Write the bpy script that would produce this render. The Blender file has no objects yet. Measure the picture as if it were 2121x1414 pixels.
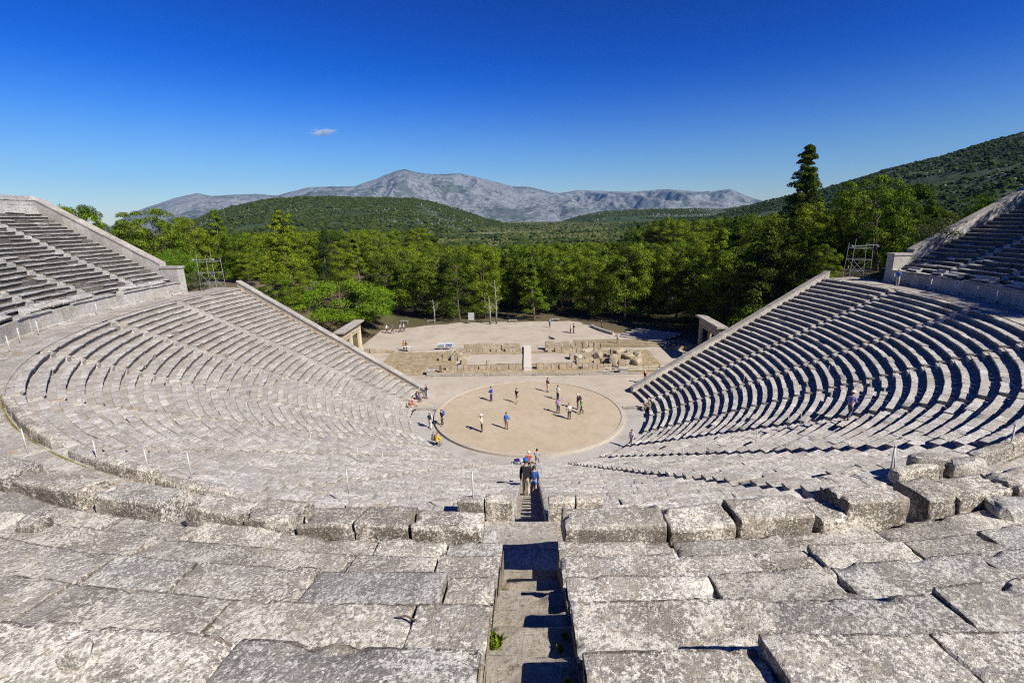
import bpy, bmesh, math, random
import numpy as np
from mathutils import Matrix, Vector

random.seed(7)
RG = np.random.default_rng(11)
scene = bpy.context.scene

# ------------------------------------------------------------------ camera
CAM_F = np.array([-0.03308, 0.968452, -0.246993])
CAM_R = np.array([0.999373, 0.028938, -0.020381])
CAM_U = np.array([0.012591, 0.247513, 0.968803])
CAM_C = np.array([0.0096, -49.4965, 20.429])
FPX = 1013.42
cam_data = bpy.data.cameras.new("camera")
cam_data.sensor_width = 36.0
cam_data.lens = FPX / 2121 * 36
cam_data.clip_start = 0.1
cam_data.clip_end = 60000
cam = bpy.data.objects.new("camera", cam_data)
scene.collection.objects.link(cam)
cam.matrix_world = Matrix(((CAM_R[0], CAM_U[0], -CAM_F[0], CAM_C[0]),
                           (CAM_R[1], CAM_U[1], -CAM_F[1], CAM_C[1]),
                           (CAM_R[2], CAM_U[2], -CAM_F[2], CAM_C[2]), (0, 0, 0, 1)))
scene.camera = cam

# ------------------------------------------------------------------ sky and sun
SUN_EL, SUN_AZ = math.radians(41.5), math.radians(130.0)      # azimuth from +Y towards +X
world = bpy.data.worlds.new("World")
scene.world = world
world.use_nodes = True
wn, wl = world.node_tree.nodes, world.node_tree.links
wn.clear()
w_out = wn.new("ShaderNodeOutputWorld")
w_bg = wn.new("ShaderNodeBackground")
w_sky = wn.new("ShaderNodeTexSky")
w_sky.sky_type = 'NISHITA'
w_sky.sun_disc = False
w_sky.sun_elevation = SUN_EL
w_sky.sun_rotation = SUN_AZ
w_sky.altitude = 300
w_sky.air_density = 1.0
w_sky.dust_density = 0.15
w_sky.ozone_density = 6.0
def w_vm(op, a, b):
    n = wn.new("ShaderNodeVectorMath"); n.operation = op
    for v, i in ((a, 0), (b, 1)):
        if isinstance(v, tuple): n.inputs[i].default_value = v
        else: wl.new(v, n.inputs[i])
    return n.outputs[0]
# deep polarised blue: the sky's own radiance raised to a power, then softly rolled off near the horizon
w_gam = wn.new("ShaderNodeGamma"); w_gam.inputs["Gamma"].default_value = 2.35
wl.new(w_vm('MULTIPLY', w_sky.outputs[0], (.127, .127, .127)), w_gam.inputs[0])
w_a = w_vm('MULTIPLY', w_gam.outputs[0], (1.2, 8.8, 16.0))
w_b = w_vm('ADD', w_vm('MULTIPLY', w_a, (.10, .10, .060)), (1.0, 1.0, 1.0))
w_deep = w_vm('DIVIDE', w_a, w_b)
# paler band of air close to the horizon
w_geo = wn.new("ShaderNodeTexCoord"); w_sep = wn.new("ShaderNodeSeparateXYZ"); wl.new(w_geo.outputs["Generated"], w_sep.inputs[0])
w_mr = wn.new("ShaderNodeMapRange"); w_mr.interpolation_type = 'SMOOTHSTEP'
for _i, _v in ((1, -.02), (2, .27), (3, .90), (4, 0.0)): w_mr.inputs[_i].default_value = _v
wl.new(w_sep.outputs[2], w_mr.inputs[0])
w_mx = wn.new("ShaderNodeMix"); w_mx.data_type = 'RGBA'
wl.new(w_mr.outputs[0], w_mx.inputs[0]); wl.new(w_deep, w_mx.inputs[6])
wl.new(w_vm('MULTIPLY', w_sky.outputs[0], (.80, .74, .63)), w_mx.inputs[7])
wl.new(w_mx.outputs[2], w_bg.inputs[0])
wl.new(w_bg.outputs[0], w_out.inputs[0])
w_bg.inputs[1].default_value = 0.092

sun_data = bpy.data.lights.new("sun", 'SUN')
sun_data.energy = 5.0
sun_data.angle = math.radians(0.5)
sun_data.color = (1.0, 0.945, 0.865)
sun = bpy.data.objects.new("sun", sun_data)
scene.collection.objects.link(sun)
sd = Vector((math.sin(SUN_AZ) * math.cos(SUN_EL), math.cos(SUN_AZ) * math.cos(SUN_EL), math.sin(SUN_EL)))
sun.rotation_euler = sd.to_track_quat('Z', 'Y').to_euler()
sun.location = (0, 0, 80)

scene.view_settings.view_transform = 'Standard'
scene.view_settings.look = 'None'
scene.view_settings.exposure = 0.53
scene.view_settings.gamma = 1.0
scene.cycles.use_denoising = False
scene.cycles.pixel_filter_type = 'BLACKMAN_HARRIS'
scene.cycles.filter_width = 1.15
scene.cycles.use_adaptive_sampling = False
scene.cycles.max_bounces = 6
scene.cycles.diffuse_bounces = 2
scene.cycles.transparent_max_bounces = 6
scene.cycles.volume_bounces = 3

# ------------------------------------------------------------------ helpers
class MB:
    """Collects vertices, quads and triangles, links them as ONE mesh object."""
    def __init__(s):
        s.v = []; s.f3 = []; s.f4 = []; s.n = 0; s.m3 = []; s.m4 = []
    def add(s, v, f, mi=0):
        v = np.asarray(v, float).reshape(-1, 3)
        f = np.asarray(f, int)
        if f.size:
            (s.f4 if f.shape[1] == 4 else s.f3).append(f + s.n)
            (s.m4 if f.shape[1] == 4 else s.m3).append(np.full(len(f), mi))
        s.v.append(v); s.n += len(v)
    def more(s, f, base, mi=0):
        f = np.asarray(f, int)
        (s.f4 if f.shape[1] == 4 else s.f3).append(f + base)
        (s.m4 if f.shape[1] == 4 else s.m3).append(np.full(len(f), mi))
    def box(s, c, d, rz=0.0, mi=0, taper=1.0, tilt=0.0):
        x, y, z = np.array(d) / 2.0
        t = taper
        v = np.array([(-x, -y, -z), (x, -y, -z), (x, y, -z), (-x, y, -z),
                      (-x*t, -y*t, z), (x*t, -y*t, z), (x*t, y*t, z), (-x*t, y*t, z)])
        if tilt:
            ct, st = math.cos(tilt), math.sin(tilt)
            v = v @ np.array([[1, 0, 0], [0, ct, st], [0, -st, ct]])
        ca, sa = math.cos(rz), math.sin(rz)
        v = v @ np.array([[ca, sa, 0], [-sa, ca, 0], [0, 0, 1]]) + np.array(c)
        s.add(v, [(0, 3, 2, 1), (4, 5, 6, 7), (0, 1, 5, 4), (1, 2, 6, 5), (2, 3, 7, 6), (3, 0, 4, 7)], mi)
    def tube(s, pts, rad, n=6, mi=0, cap=True):
        pts = np.asarray(pts, float)
        rad = np.full(len(pts), rad) if np.isscalar(rad) else np.asarray(rad, float)
        rings = []
        for i in range(len(pts)):
            d = pts[min(i+1, len(pts)-1)] - pts[max(i-1, 0)]
            d = d / (np.linalg.norm(d) + 1e-9)
            a = np.array([1.0, 0, 0]) if abs(d[0]) < .8 else np.array([0, 1.0, 0])
            u = np.cross(d, a); u /= np.linalg.norm(u); w = np.cross(d, u)
            t = np.arange(n) * 2 * math.pi / n
            rings.append(pts[i] + rad[i] * (np.cos(t)[:, None] * u + np.sin(t)[:, None] * w))
        v = np.vstack(rings + [pts[:1], pts[-1:]])
        f = []
        for i in range(len(pts) - 1):
            for j in range(n):
                k = (j + 1) % n
                f.append((i*n+j, i*n+k, (i+1)*n+k, (i+1)*n+j))
        b = s.n
        s.add(v, f, mi)
        if cap:
            a0, a1 = len(pts)*n, len(pts)*n+1
            s.more([(a0, (j+1) % n, j) for j in range(n)], b, mi)
            s.more([(a1, (len(pts)-1)*n+j, (len(pts)-1)*n+(j+1) % n) for j in range(n)], b, mi)
    def build(s, name, mats, parent=None, smooth=False, coll=None):
        me = bpy.data.meshes.new(name)
        V = np.vstack(s.v) if s.v else np.zeros((0, 3))
        if parent is not None:
            V = V - np.array(parent.get('_o', (0, 0, 0)))
        F3 = np.vstack(s.f3) if s.f3 else np.zeros((0, 3), int)
        F4 = np.vstack(s.f4) if s.f4 else np.zeros((0, 4), int)
        M = np.concatenate([np.concatenate(s.m3) if s.m3 else [], np.concatenate(s.m4) if s.m4 else []]).astype(int)
        me.vertices.add(len(V)); me.vertices.foreach_set("co", V.ravel())
        nl = F3.size + F4.size
        me.loops.add(nl); me.loops.foreach_set("vertex_index", np.concatenate([F3.ravel(), F4.ravel()]).astype(np.int32))
        me.polygons.add(len(F3) + len(F4))
        st = np.concatenate([np.arange(len(F3)) * 3, F3.size + np.arange(len(F4)) * 4]).astype(np.int32)
        me.polygons.foreach_set("loop_start", st)
        me.polygons.foreach_set("material_index", M.astype(np.int32))
        me.update(calc_edges=True)
        me.validate()
        me.polygons.foreach_set("use_smooth", np.full(len(me.polygons), bool(smooth)))
        if smooth and smooth is not True: me.set_sharp_from_angle(angle=float(smooth))
        me.update()
        for m in (mats if isinstance(mats, (list, tuple)) else [mats]):
            me.materials.append(m)
        o = bpy.data.objects.new(name, me)
        scene.collection.objects.link(o)
        if parent is not None:
            o.parent = parent
        return o

def tag(o, label=None, cat=None, group=None, kind=None):
    if label: o['label'] = label
    if cat: o['category'] = cat
    if group: o['group'] = group
    if kind: o['kind'] = kind
    return o

ORIG = {}
def thing(name, label, cat, loc=(0, 0, 0), group=None, rz=0.0):
    o = bpy.data.objects.new(name, None)
    scene.collection.objects.link(o)
    o.location = loc; o.rotation_euler = (0, 0, rz)
    o.empty_display_size = 0.3
    tag(o, label, cat, group)
    return o

def child(mb, name, mats, parent, smooth=False, world_coords=True):
    """mesh given in world coordinates becomes a child of a thing standing at parent.location"""
    if world_coords:
        off = np.array(parent.location)
        q = parent.parent
        while q is not None:
            off = off + np.array(q.location); q = q.parent
        mb.v = [v - off for v in mb.v]
    o = mb.build(name, mats, None, smooth)
    o.parent = parent
    return o

def copy_thing(o, loc=None, rz=None, sc=None, label=None, cat=None, group=None):
    r = o.copy(); scene.collection.objects.link(r)
    for ch in list(o.children):
        c = ch.copy(); scene.collection.objects.link(c); c.parent = r
        for g in list(ch.children):
            d = g.copy(); scene.collection.objects.link(d); d.parent = c
    if loc is not None: r.location = loc
    if rz is not None: r.rotation_euler = (0, 0, rz)
    if sc is not None: r.scale = sc
    if label: r['label'] = label
    if cat: r['category'] = cat
    if group: r['group'] = group
    elif 'group' in r: del r['group']
    return r

def _h(ix, iy, iz, seed):
    h = (ix * 374761393 + iy * 668265263 + iz * 1274126177 + seed * 974634777) & 0xffffffff
    h = ((h ^ (h >> 13)) * 1274126177) & 0xffffffff
    h = (h ^ (h >> 16)) & 0xffffffff
    return h / 4294967295.0
def vnoise(P, seed=0):
    P = np.asarray(P, float)
    i = np.floor(P).astype(np.int64); f = P - i
    f = f * f * (3 - 2 * f)
    x, y, z = i[..., 0], i[..., 1], i[..., 2]
    r = 0
    for dx in (0, 1):
        wx = f[..., 0] if dx else 1 - f[..., 0]
        for dy in (0, 1):
            wy = f[..., 1] if dy else 1 - f[..., 1]
            for dz in (0, 1):
                wz = f[..., 2] if dz else 1 - f[..., 2]
                r = r + wx * wy * wz * _h(x+dx, y+dy, z+dz, seed)
    return r * 2 - 1
def fbm(P, scale=1.0, octv=3, seed=0, gain=.5):
    P = np.asarray(P, float) / scale
    a, s, t = 1.0, 0.0, 0.0
    for k in range(octv):
        s = s + a * vnoise(P * (2.03 ** k), seed + k * 17); t += a; a *= gain
    return s / t
def ss(a, b, x):
    t = np.clip((np.asarray(x, float) - a) / (b - a), 0, 1)
    return t * t * (3 - 2 * t)

# ------------------------------------------------------------------ plan of the theatre
E_OFF, PH1 = 2.378, 0.9928           # outer wedges swing about a shifted centre
RISE, PITCH = 12.35 / 34, 0.746
R0, RD, ZD = 12.41, 37.77, 12.35     # first row, diazoma inner edge and level
PSI_L, PSI_U = 104.9, 97.5
RW = 40.95                           # upper retaining wall
def ring_xy(R, psi):
    """psi in degrees, signed: negative is the left of the camera; 0 is the central stairway"""
    R = np.asarray(R, float); s = np.sign(psi); a = np.radians(np.abs(psi))
    R, s, a = np.broadcast_arrays(R, s, a)
    inn = a <= PH1
    R = R - .75 * (1 - ss(4, 62, np.abs(psi))) * ss(39.6, 40.4, R)      # the upper tier stands a little closer at the axis
    cx = np.where(inn, 0, -s * E_OFF * math.sin(PH1)); cy = np.where(inn, 0, E_OFF * math.cos(PH1))
    rr = np.where(inn, R, R + E_OFF)
    return cx + s * rr * np.sin(a), cy - rr * np.cos(a)
def ring_inv(x, y):
    x = np.asarray(x, float); y = np.asarray(y, float)
    s = np.where(x < 0, -1.0, 1.0)
    a = np.arctan2(s * x, -y); R = np.hypot(x, y)
    cx, cy = -s * E_OFF * math.sin(PH1), E_OFF * math.cos(PH1)
    a2 = np.arctan2(s * (x - cx), -(y - cy)); a2 = np.where(a2 < -1, a2 + 2*math.pi, a2)
    R2 = np.hypot(x - cx, y - cy) - E_OFF
    inn = a <= PH1
    return np.where(inn, R, R2), s * np.degrees(np.where(inn, a, a2))
def zc(R):
    R = np.asarray(R, float)
    return np.where(R < R0, 0, np.where(R < RD, (R - R0) * RISE / PITCH, np.where(R < RW, ZD, 13.8 + .5 * (R - RW - .2))))
def side_z(x, y):
    s = ss(28, 43, np.abs(x)) * (1 - .62 * ss(14, 80, y))
    return 12.4 * s + ss(60, 200, np.abs(x)) * 4 * (x > 0)
def ground_z(x, y):
    x = np.asarray(x, float); y = np.asarray(y, float)
    R, ps = ring_inv(x, y); ap = np.abs(ps)
    out = side_z(x, y)
    out = out - 28 * ss(90, 700, y) * (1 - .0 * x)
    beh = 22.0 + 0.03 * np.clip(R - 60, 0, 400)
    up = (12.4 + (beh - 14.2) * ss(42, 60, R)) * (1 - ss(99, 118, ap))
    out = np.where(R > 40.2, np.maximum(out, up), out)
    lim = np.where(R < 39.5, PSI_L, PSI_U)
    under = np.where(R < R0 + .4, -.7, np.where(R > 59.5, beh, np.where((R > 38.5) & (R < 42.2), ZD - 1.0, np.minimum(zc(R), 21.9) - 1.3)))
    z = np.where(ap < lim - .1, under, out)
    z = np.where((ap >= lim - .1) & (ap < lim + 1.6) & (R > 12) & (R < 59), np.minimum(z, zc(R) - .8), z)
    z = np.where((np.abs(x) < 12.6) & (np.hypot(x, y) < 12.6), -.7, z)
    return z

PX = {}
def pix_ray(px, py):
    return CAM_F * FPX + CAM_R * (px - 1060.5) + CAM_U * (707 - py)
def pix_at(px, py, z=0.0):
    d = pix_ray(px, py); t = (z - CAM_C[2]) / d[2]
    return CAM_C + d * t
def pix_dist(px, py, dist):
    """point in the direction of a pixel at a horizontal distance"""
    d = pix_ray(px, py); return CAM_C + d / math.hypot(d[0], d[1]) * dist
def seat_pt(px, py, zoff=0.0):
    z = 6.0
    for _ in range(60):
        P = pix_at(px, py, z); R, ps = ring_inv(P[0], P[1])
        z = .6 * z + .4 * float(np.clip(zc(R), 0, ZD) + zoff)
    return pix_at(px, py, z)
# ------------------------------------------------------------------ materials
def new_mat(name):
    m = bpy.data.materials.new(name); m.use_nodes = True
    nt = m.node_tree; nt.nodes.clear()
    out = nt.nodes.new("ShaderNodeOutputMaterial")
    b = nt.nodes.new("ShaderNodeBsdfPrincipled")
    b.inputs["Roughness"].default_value = .9
    if "Specular IOR Level" in b.inputs: b.inputs["Specular IOR Level"].default_value = .2
    nt.links.new(b.outputs[0], out.inputs[0])
    return m, nt, b, out
class N:
    """tiny node-graph writer"""
    def __init__(s, nt): s.nt = nt
    def __call__(s, t, **kw):
        n = s.nt.nodes.new("ShaderNode" + t)
        for k, v in kw.items(): setattr(n, k, v)
        return n
    def link(s, a, b): s.nt.links.new(a, b)
    def pos(s):
        return s("NewGeometry").outputs["Position"]
    def noise(s, vec, scale, detail=4, rough=.55, dist=0):
        n = s("TexNoise"); n.inputs["Scale"].default_value = scale; n.inputs["Detail"].default_value = detail
        n.inputs["Roughness"].default_value = rough; n.inputs["Distortion"].default_value = dist
        s.link(vec, n.inputs["Vector"]); return n.outputs["Fac"]
    def voro(s, vec, scale, feat='F1', rnd=1.0):
        n = s("TexVoronoi"); n.feature = feat; n.inputs["Scale"].default_value = scale
        n.inputs["Randomness"].default_value = rnd
        s.link(vec, n.inputs["Vector"]); return n.outputs["Distance"]
    def ramp(s, fac, stops, interp='LINEAR'):
        n = s("ValToRGB"); cr = n.color_ramp; cr.interpolation = interp
        while len(cr.elements) > 1: cr.elements.remove(cr.elements[-1])
        cr.elements[0].position = stops[0][0]; cr.elements[0].color = col4(stops[0][1])
        for p, c in stops[1:]:
            e = cr.elements.new(p); e.color = col4(c)
        s.link(fac, n.inputs[0]); return n.outputs[0]
    def mix(s, fac, a, b, blend='MIX'):
        n = s("Mix"); n.data_type = 'RGBA'; n.blend_type = blend
        if hasattr(fac, 'links') or hasattr(fac, 'is_output'): s.link(fac, n.inputs[0])
        else: n.inputs[0].default_value = fac
        for v, i in ((a, 6), (b, 7)):
            if isinstance(v, (tuple, list, float, int)): n.inputs[i].default_value = col4(v)
            else: s.link(v, n.inputs[i])
        return n.outputs[2]
    def math(s, op, a, b=0.0):
        n = s("Math"); n.operation = op
        for v, i in ((a, 0), (b, 1)):
            if isinstance(v, (float, int)): n.inputs[i].default_value = v
            else: s.link(v, n.inputs[i])
        return n.outputs[0]
    def bump(s, h, bsdf, strength=.5, dist=.02):
        n = s("Bump"); n.inputs["Strength"].default_value = strength; n.inputs["Distance"].default_value = dist
        s.link(h, n.inputs["Height"]); s.link(n.outputs[0], bsdf.inputs["Normal"])
def col4(c):
    if isinstance(c, (float, int)): return (c, c, c, 1)
    return (*c[:3], 1)

def stone_mat(name, base=(.40, .375, .34), alt=(.46, .45, .43), white=.5, black=.3, tan=.15, grain=1.0, bump=.6, crisp=False):
    """weathered limestone: warm and grey zones, pale lichen rosettes, black crusts, a tint for each block"""
    m, nt, b, out = new_mat(name); n = N(nt); P = n.pos()
    c = n.mix(n.ramp(n.noise(P, .35, 3), [(.35, 0.0), (.65, 1.0)]), base, alt)
    med = n.noise(P, 3.1, 5, .65)
    c = n.mix(n.ramp(med, [(.40, 0.0), (.60, .60)]), c, tuple(v * .70 for v in base))
    if tan:
        t = n.noise(P, 1.3, 5, .6)
        c = n.mix(n.ramp(t, [(.55, 0.0), (.68, min(1, tan * 3))]), c, (.37, .28, .165))
    if crisp:
        # big stains, then lichen rosettes of three sizes whose density drifts from stone to stone
        st = n.noise(P, .9, 4, .6, .5)
        c = n.mix(n.ramp(st, [(.40, 0.0), (.60, .75)]), c, tuple(v * .62 for v in base))
        dens = n.noise(P, 1.3, 3, .55)
        w2 = n.noise(P, 10 * grain, 4, .66, .4)
        f = n.math('ADD', w2, n.math('MULTIPLY', dens, .42))
        c = n.mix(n.ramp(f, [(.80 - .06 * white, 0.0), (.825 - .06 * white, .80)]), c, (.55, .53, .475))
        w1 = n.noise(P, 21 * grain, 3, .6, .4)
        f = n.math('ADD', w1, n.math('MULTIPLY', dens, .45))
        c = n.mix(n.ramp(f, [(.81 - .06 * white, 0.0), (.84 - .06 * white, .90)]), c, (.68, .66, .60))
        bare = n.noise(P, 2.2, 4, .6, .8)
        c = n.mix(n.ramp(bare, [(.56, 0.0), (.64, .70)]), c, (.315, .285, .235))
        w3 = n.noise(P, 33 * grain, 2, .5)
        c = n.mix(n.ramp(w3, [(.62, 0.0), (.66, .7)]), c, (.62, .60, .55))
        g1 = n.noise(P, 24 * grain, 4, .7)
        c = n.mix(n.ramp(g1, [(.36, .75), (.45, 0.0)]), c, tuple(v * .40 for v in base))
    else:
        w1 = n.noise(P, 7 * grain, 5, .75)
        dens = n.noise(P, .8, 3, .55)
        f = n.math('ADD', w1, n.math('MULTIPLY', n.math('SUBTRACT', dens, .5), .5))
        c = n.mix(n.ramp(f, [(.52, 0.0), (.58, min(.95, white * 1.5))]), c, (.64, .62, .57))
        g1 = n.noise(P, 12 * grain, 4, .7)
        c = n.mix(n.ramp(g1, [(.36, .80), (.47, 0.0)]), c, tuple(v * .38 for v in base))
    k1 = n.noise(P, 14 * grain, 4, .75)
    k2 = n.noise(P, 1.1, 4, .6)
    kf = n.math('ADD', k1, n.math('MULTIPLY', k2, 1.1))
    if crisp: black = black * 1.25 + .25
    c = n.mix(n.ramp(kf, [(1.22 - .12 * black, 0.0), (1.26 - .12 * black, .90)]), c, (.045, .04, .035))
    r = n("NewGeometry").outputs["Random Per Island"]
    tint = n.ramp(r, [(0, (.84, .83, .81)), (.5, (.96, .955, .95)), (1, (1.09, 1.07, 1.04))] if not crisp else [(0, (.72, .69, .64)), (.3, (.92, .93, .94)), (.6, (.98, .95, .89)), (1, (1.14, 1.12, 1.08))])
    c = n.mix(1.0, c, tint, 'MULTIPLY')
    n.link(c, b.inputs["Base Color"])
    h = n.math('ADD', n.noise(P, 38, 4, .65), n.math('MULTIPLY', n.noise(P, 9, 4, .6), 2.0))
    n.bump(h, b, bump, .018)
    return m

M = {}
M['seat'] = stone_mat("weathered limestone seats", base=(.44, .41, .365), alt=(.48, .455, .415), white=.66, black=.95, tan=.16, bump=.8)
M['seat_up'] = stone_mat("lichened limestone seats", base=(.36, .35, .33), alt=(.42, .41, .39), white=.5, black=1.25, tan=.08, bump=.8)
M['near'] = stone_mat("lichen covered limestone", base=(.34, .315, .28), alt=(.38, .37, .35), white=.9, black=.70, tan=.20, bump=1.0, crisp=True)
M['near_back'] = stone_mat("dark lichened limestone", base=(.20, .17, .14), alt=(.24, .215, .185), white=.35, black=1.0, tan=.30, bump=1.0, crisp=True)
M['riser'] = stone_mat("shaded stained riser stone", base=(.10, .092, .08), alt=(.17, .16, .145), white=.10, black=1.4, tan=.04)  # shade under the seat lips put into the colour, along with dirt
M['riser_low'] = stone_mat("shaded riser stone", base=(.25, .23, .20), alt=(.33, .31, .275), white=.2, black=.9, tan=.1)  # lower tier: paler, with the recess shade put into the colour
M['foot'] = stone_mat("worn foot strip stone", base=(.41, .38, .335), alt=(.45, .425, .39), white=.30, black=.8, tan=.2)
M['foot_near'] = stone_mat("mossy foot strip", base=(.25, .205, .13), alt=(.31, .27, .20), white=.12, black=.5, tan=.9)
M['wall'] = stone_mat("pale wall limestone", base=(.40, .375, .33), alt=(.52, .505, .48), white=.3, black=1.2, tan=.15)
M['coping'] = stone_mat("smooth coping stone", base=(.34, .315, .275), alt=(.40, .375, .335), white=.25, black=1.05, tan=.12, bump=.3)
M['step'] = stone_mat("worn stair stone", base=(.33, .285, .22), alt=(.39, .355, .30), white=.10, black=1.0, tan=.6, bump=.8)
M['poros'] = stone_mat("yellow poros stone", base=(.58, .49, .33), alt=(.64, .57, .42), white=.1, black=1.1, tan=.3)
M['ruin'] = stone_mat("ochre ruin stone", base=(.36, .285, .185), alt=(.45, .385, .28), white=.25, black=1.35, tan=.5)
M['brick'] = stone_mat("rubble and tile", base=(.36, .25, .16), alt=(.42, .36, .27), white=.1, black=.3, tan=.9)

def dirt_mat(name, a, b_, c_=None, sc=1.0, bump=.25, spots=.0):
    m, nt, b, out = new_mat(name); n = N(nt); P = n.pos()
    f = n.noise(P, .18 * sc, 4, .6)
    c = n.mix(n.ramp(f, [(.38, 0.0), (.62, 1.0)]), a, b_)
    f2 = n.noise(P, 1.7 * sc, 5, .65)
    c = n.mix(n.ramp(f2, [(.35, .30), (.55, 0.0)]), c, tuple(v * .72 for v in a))
    if c_:
        f3 = n.noise(P, .5 * sc, 5, .7)
        c = n.mix(n.ramp(f3, [(.50, 0.0), (.62, .9)]), c, c_)
    g = n.noise(P, 25, 3, .6)
    c = n.mix(n.ramp(g, [(.35, .25), (.6, 0.0)]), c, tuple(v * .6 for v in a))
    n.link(c, b.inputs["Base Color"])
    n.bump(n.math('ADD', g, f2), b, bump, .03)
    return m
M['orch'] = dirt_mat("packed tan earth", (.45, .365, .255), (.49, .405, .295), (.40, .325, .23), sc=1.0)
M['plaza'] = dirt_mat("pale gravel", (.44, .38, .305), (.50, .435, .35), (.38, .32, .25), sc=.6)
M['apron'] = dirt_mat("pale beaten ground", (.45, .39, .31), (.51, .445, .36), (.40, .34, .27), sc=.8)
M['corridor'] = dirt_mat("grey paved channel", (.40, .37, .33), (.45, .425, .39), (.34, .31, .27), sc=1.2)
M['drygrass'] = dirt_mat("dry grass and earth", (.27, .20, .105), (.37, .295, .18), (.48, .41, .30), sc=3.2, bump=1.0)
M['soil'] = dirt_mat("brown soil", (.26, .19, .11), (.34, .26, .17), (.16, .16, .05), sc=4, bump=1.0)
def ground_mat():
    m, nt, b, out = new_mat("ground"); n = N(nt); P = n.pos()
    f = n.noise(P, .05, 5, .6)
    c = n.mix(n.ramp(f, [(.4, 0.0), (.6, 1.0)]), (.135, .10, .065), (.085, .075, .035))
    g = n.noise(P, .9, 5, .7)
    c = n.mix(n.ramp(g, [(.5, 0.0), (.65, .7)]), c, (.07, .08, .022))
    # far fields: pale stripes of olive ground
    far = n.noise(P, .012, 4, .6)
    sep = n("SeparateXYZ"); n.link(P, sep.inputs[0])
    fm = n.math('MULTIPLY', n.math('SUBTRACT', sep.outputs["Y"], 140.0), .006)
    field = n.ramp(far, [(.35, (.10, .115, .045)), (.5, (.17, .17, .085)), (.6, (.085, .10, .04)), (.72, (.28, .24, .15))])
    n2 = n("Mix"); n2.data_type = 'RGBA'; n2.clamp_factor = True
    n.link(fm, n2.inputs[0]); n.link(c, n2.inputs[6]); n.link(field, n2.inputs[7])
    n.link(n2.outputs[2], b.inputs["Base Color"])
    n.bump(g, b, .6, .1)
    return m
M['ground'] = ground_mat()

def plain(name, c, rough=.7, metal=0.0, var=.12):
    m, nt, b, out = new_mat(name); n = N(nt)
    tc = n("TexCoord").outputs["Object"]
    f = n.noise(tc, 14, 3)
    cc = n.mix(n.ramp(f, [(.35, 0.0), (.65, 1.0)]), tuple(v * (1 - var) for v in c), tuple(min(1, v * (1 + var)) for v in c))
    n.link(cc, b.inputs["Base Color"])
    b.inputs["Roughness"].default_value = rough; b.inputs["Metallic"].default_value = metal
    return m
_pl = {}
def P_(c, rough=.8, metal=0.0):
    k = (tuple(round(v, 3) for v in c), rough, metal)
    if k not in _pl: _pl[k] = plain("cloth %d" % len(_pl) if not metal else "metal %d" % len(_pl), c, rough, metal)
    return _pl[k]

def leaf_mat(name, dark, light, trans=.10, var=.5):
    m, nt, b, out = new_mat(name); n = N(nt)
    g = n("NewGeometry"); oi = n("ObjectInfo")
    r = g.outputs["Random Per Island"]
    c = n.ramp(r, [(0.12, dark), (1, light)])
    t = n.ramp(oi.outputs["Random"], [(0, (.78, .85, .8)), (.5, (1, 1, 1)), (1, (1.22, 1.08, .8))])
    c = n.mix(1.0, c, t, 'MULTIPLY')
    nt.nodes.remove(b)
    d = n("BsdfDiffuse"); n.link(c, d.inputs[0])
    tr = n("BsdfTranslucent"); c2 = n.mix(1.0, c, (1.1, 1.25, .5), 'MULTIPLY'); n.link(c2, tr.inputs[0])
    mx = n("MixShader"); mx.inputs[0].default_value = trans
    n.link(d.outputs[0], mx.inputs[1]); n.link(tr.outputs[0], mx.inputs[2])
    n.link(mx.outputs[0], out.inputs[0])
    return m
M['pine'] = leaf_mat("pine needles", (.022, .042, .007), (.225, .305, .026))
M['pine_d'] = leaf_mat("dark pine needles", (.014, .028, .006), (.115, .160, .020))
M['broad'] = leaf_mat("broad leaves", (.05, .10, .010), (.18, .30, .024))
M['olive'] = leaf_mat("olive leaves", (.060, .078, .030), (.13, .15, .066), .2)
M['cypress'] = leaf_mat("cypress foliage", (.035, .055, .015), (.07, .09, .025), .15)
M['shrub'] = leaf_mat("hill shrubs", (.022, .036, .012), (.058, .078, .022), .1)
M['bark'] = stone_mat("bark", base=(.13, .09, .06), alt=(.20, .155, .12), white=.05, black=.3, tan=.1)
M['bark_pale'] = stone_mat("bleached dead wood", base=(.22, .20, .18), alt=(.30, .28, .26), white=.1, black=.1, tan=.05)

M['outcrop'] = P_((.20, .19, .155), .95)
M['walk'] = stone_mat('walkway slabs', base=(.37, .34, .295), alt=(.42, .395, .36), white=.35, black=1.0, tan=.3)
# ------------------------------------------------------------------ seats
CAM_XY = CAM_C[:2]
def resample(prof, step):
    pts, mats = [], []
    for i in range(len(prof) - 1):
        a, b = np.array(prof[i][:2]), np.array(prof[i+1][:2])
        n = max(1, int(math.ceil(np.linalg.norm(b - a) / step)))
        for k in range(n):
            pts.append(a + (b - a) * k / n); mats.append(prof[i][2])
    pts.append(np.array(prof[-1][:2]))
    return np.array(pts), mats

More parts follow.
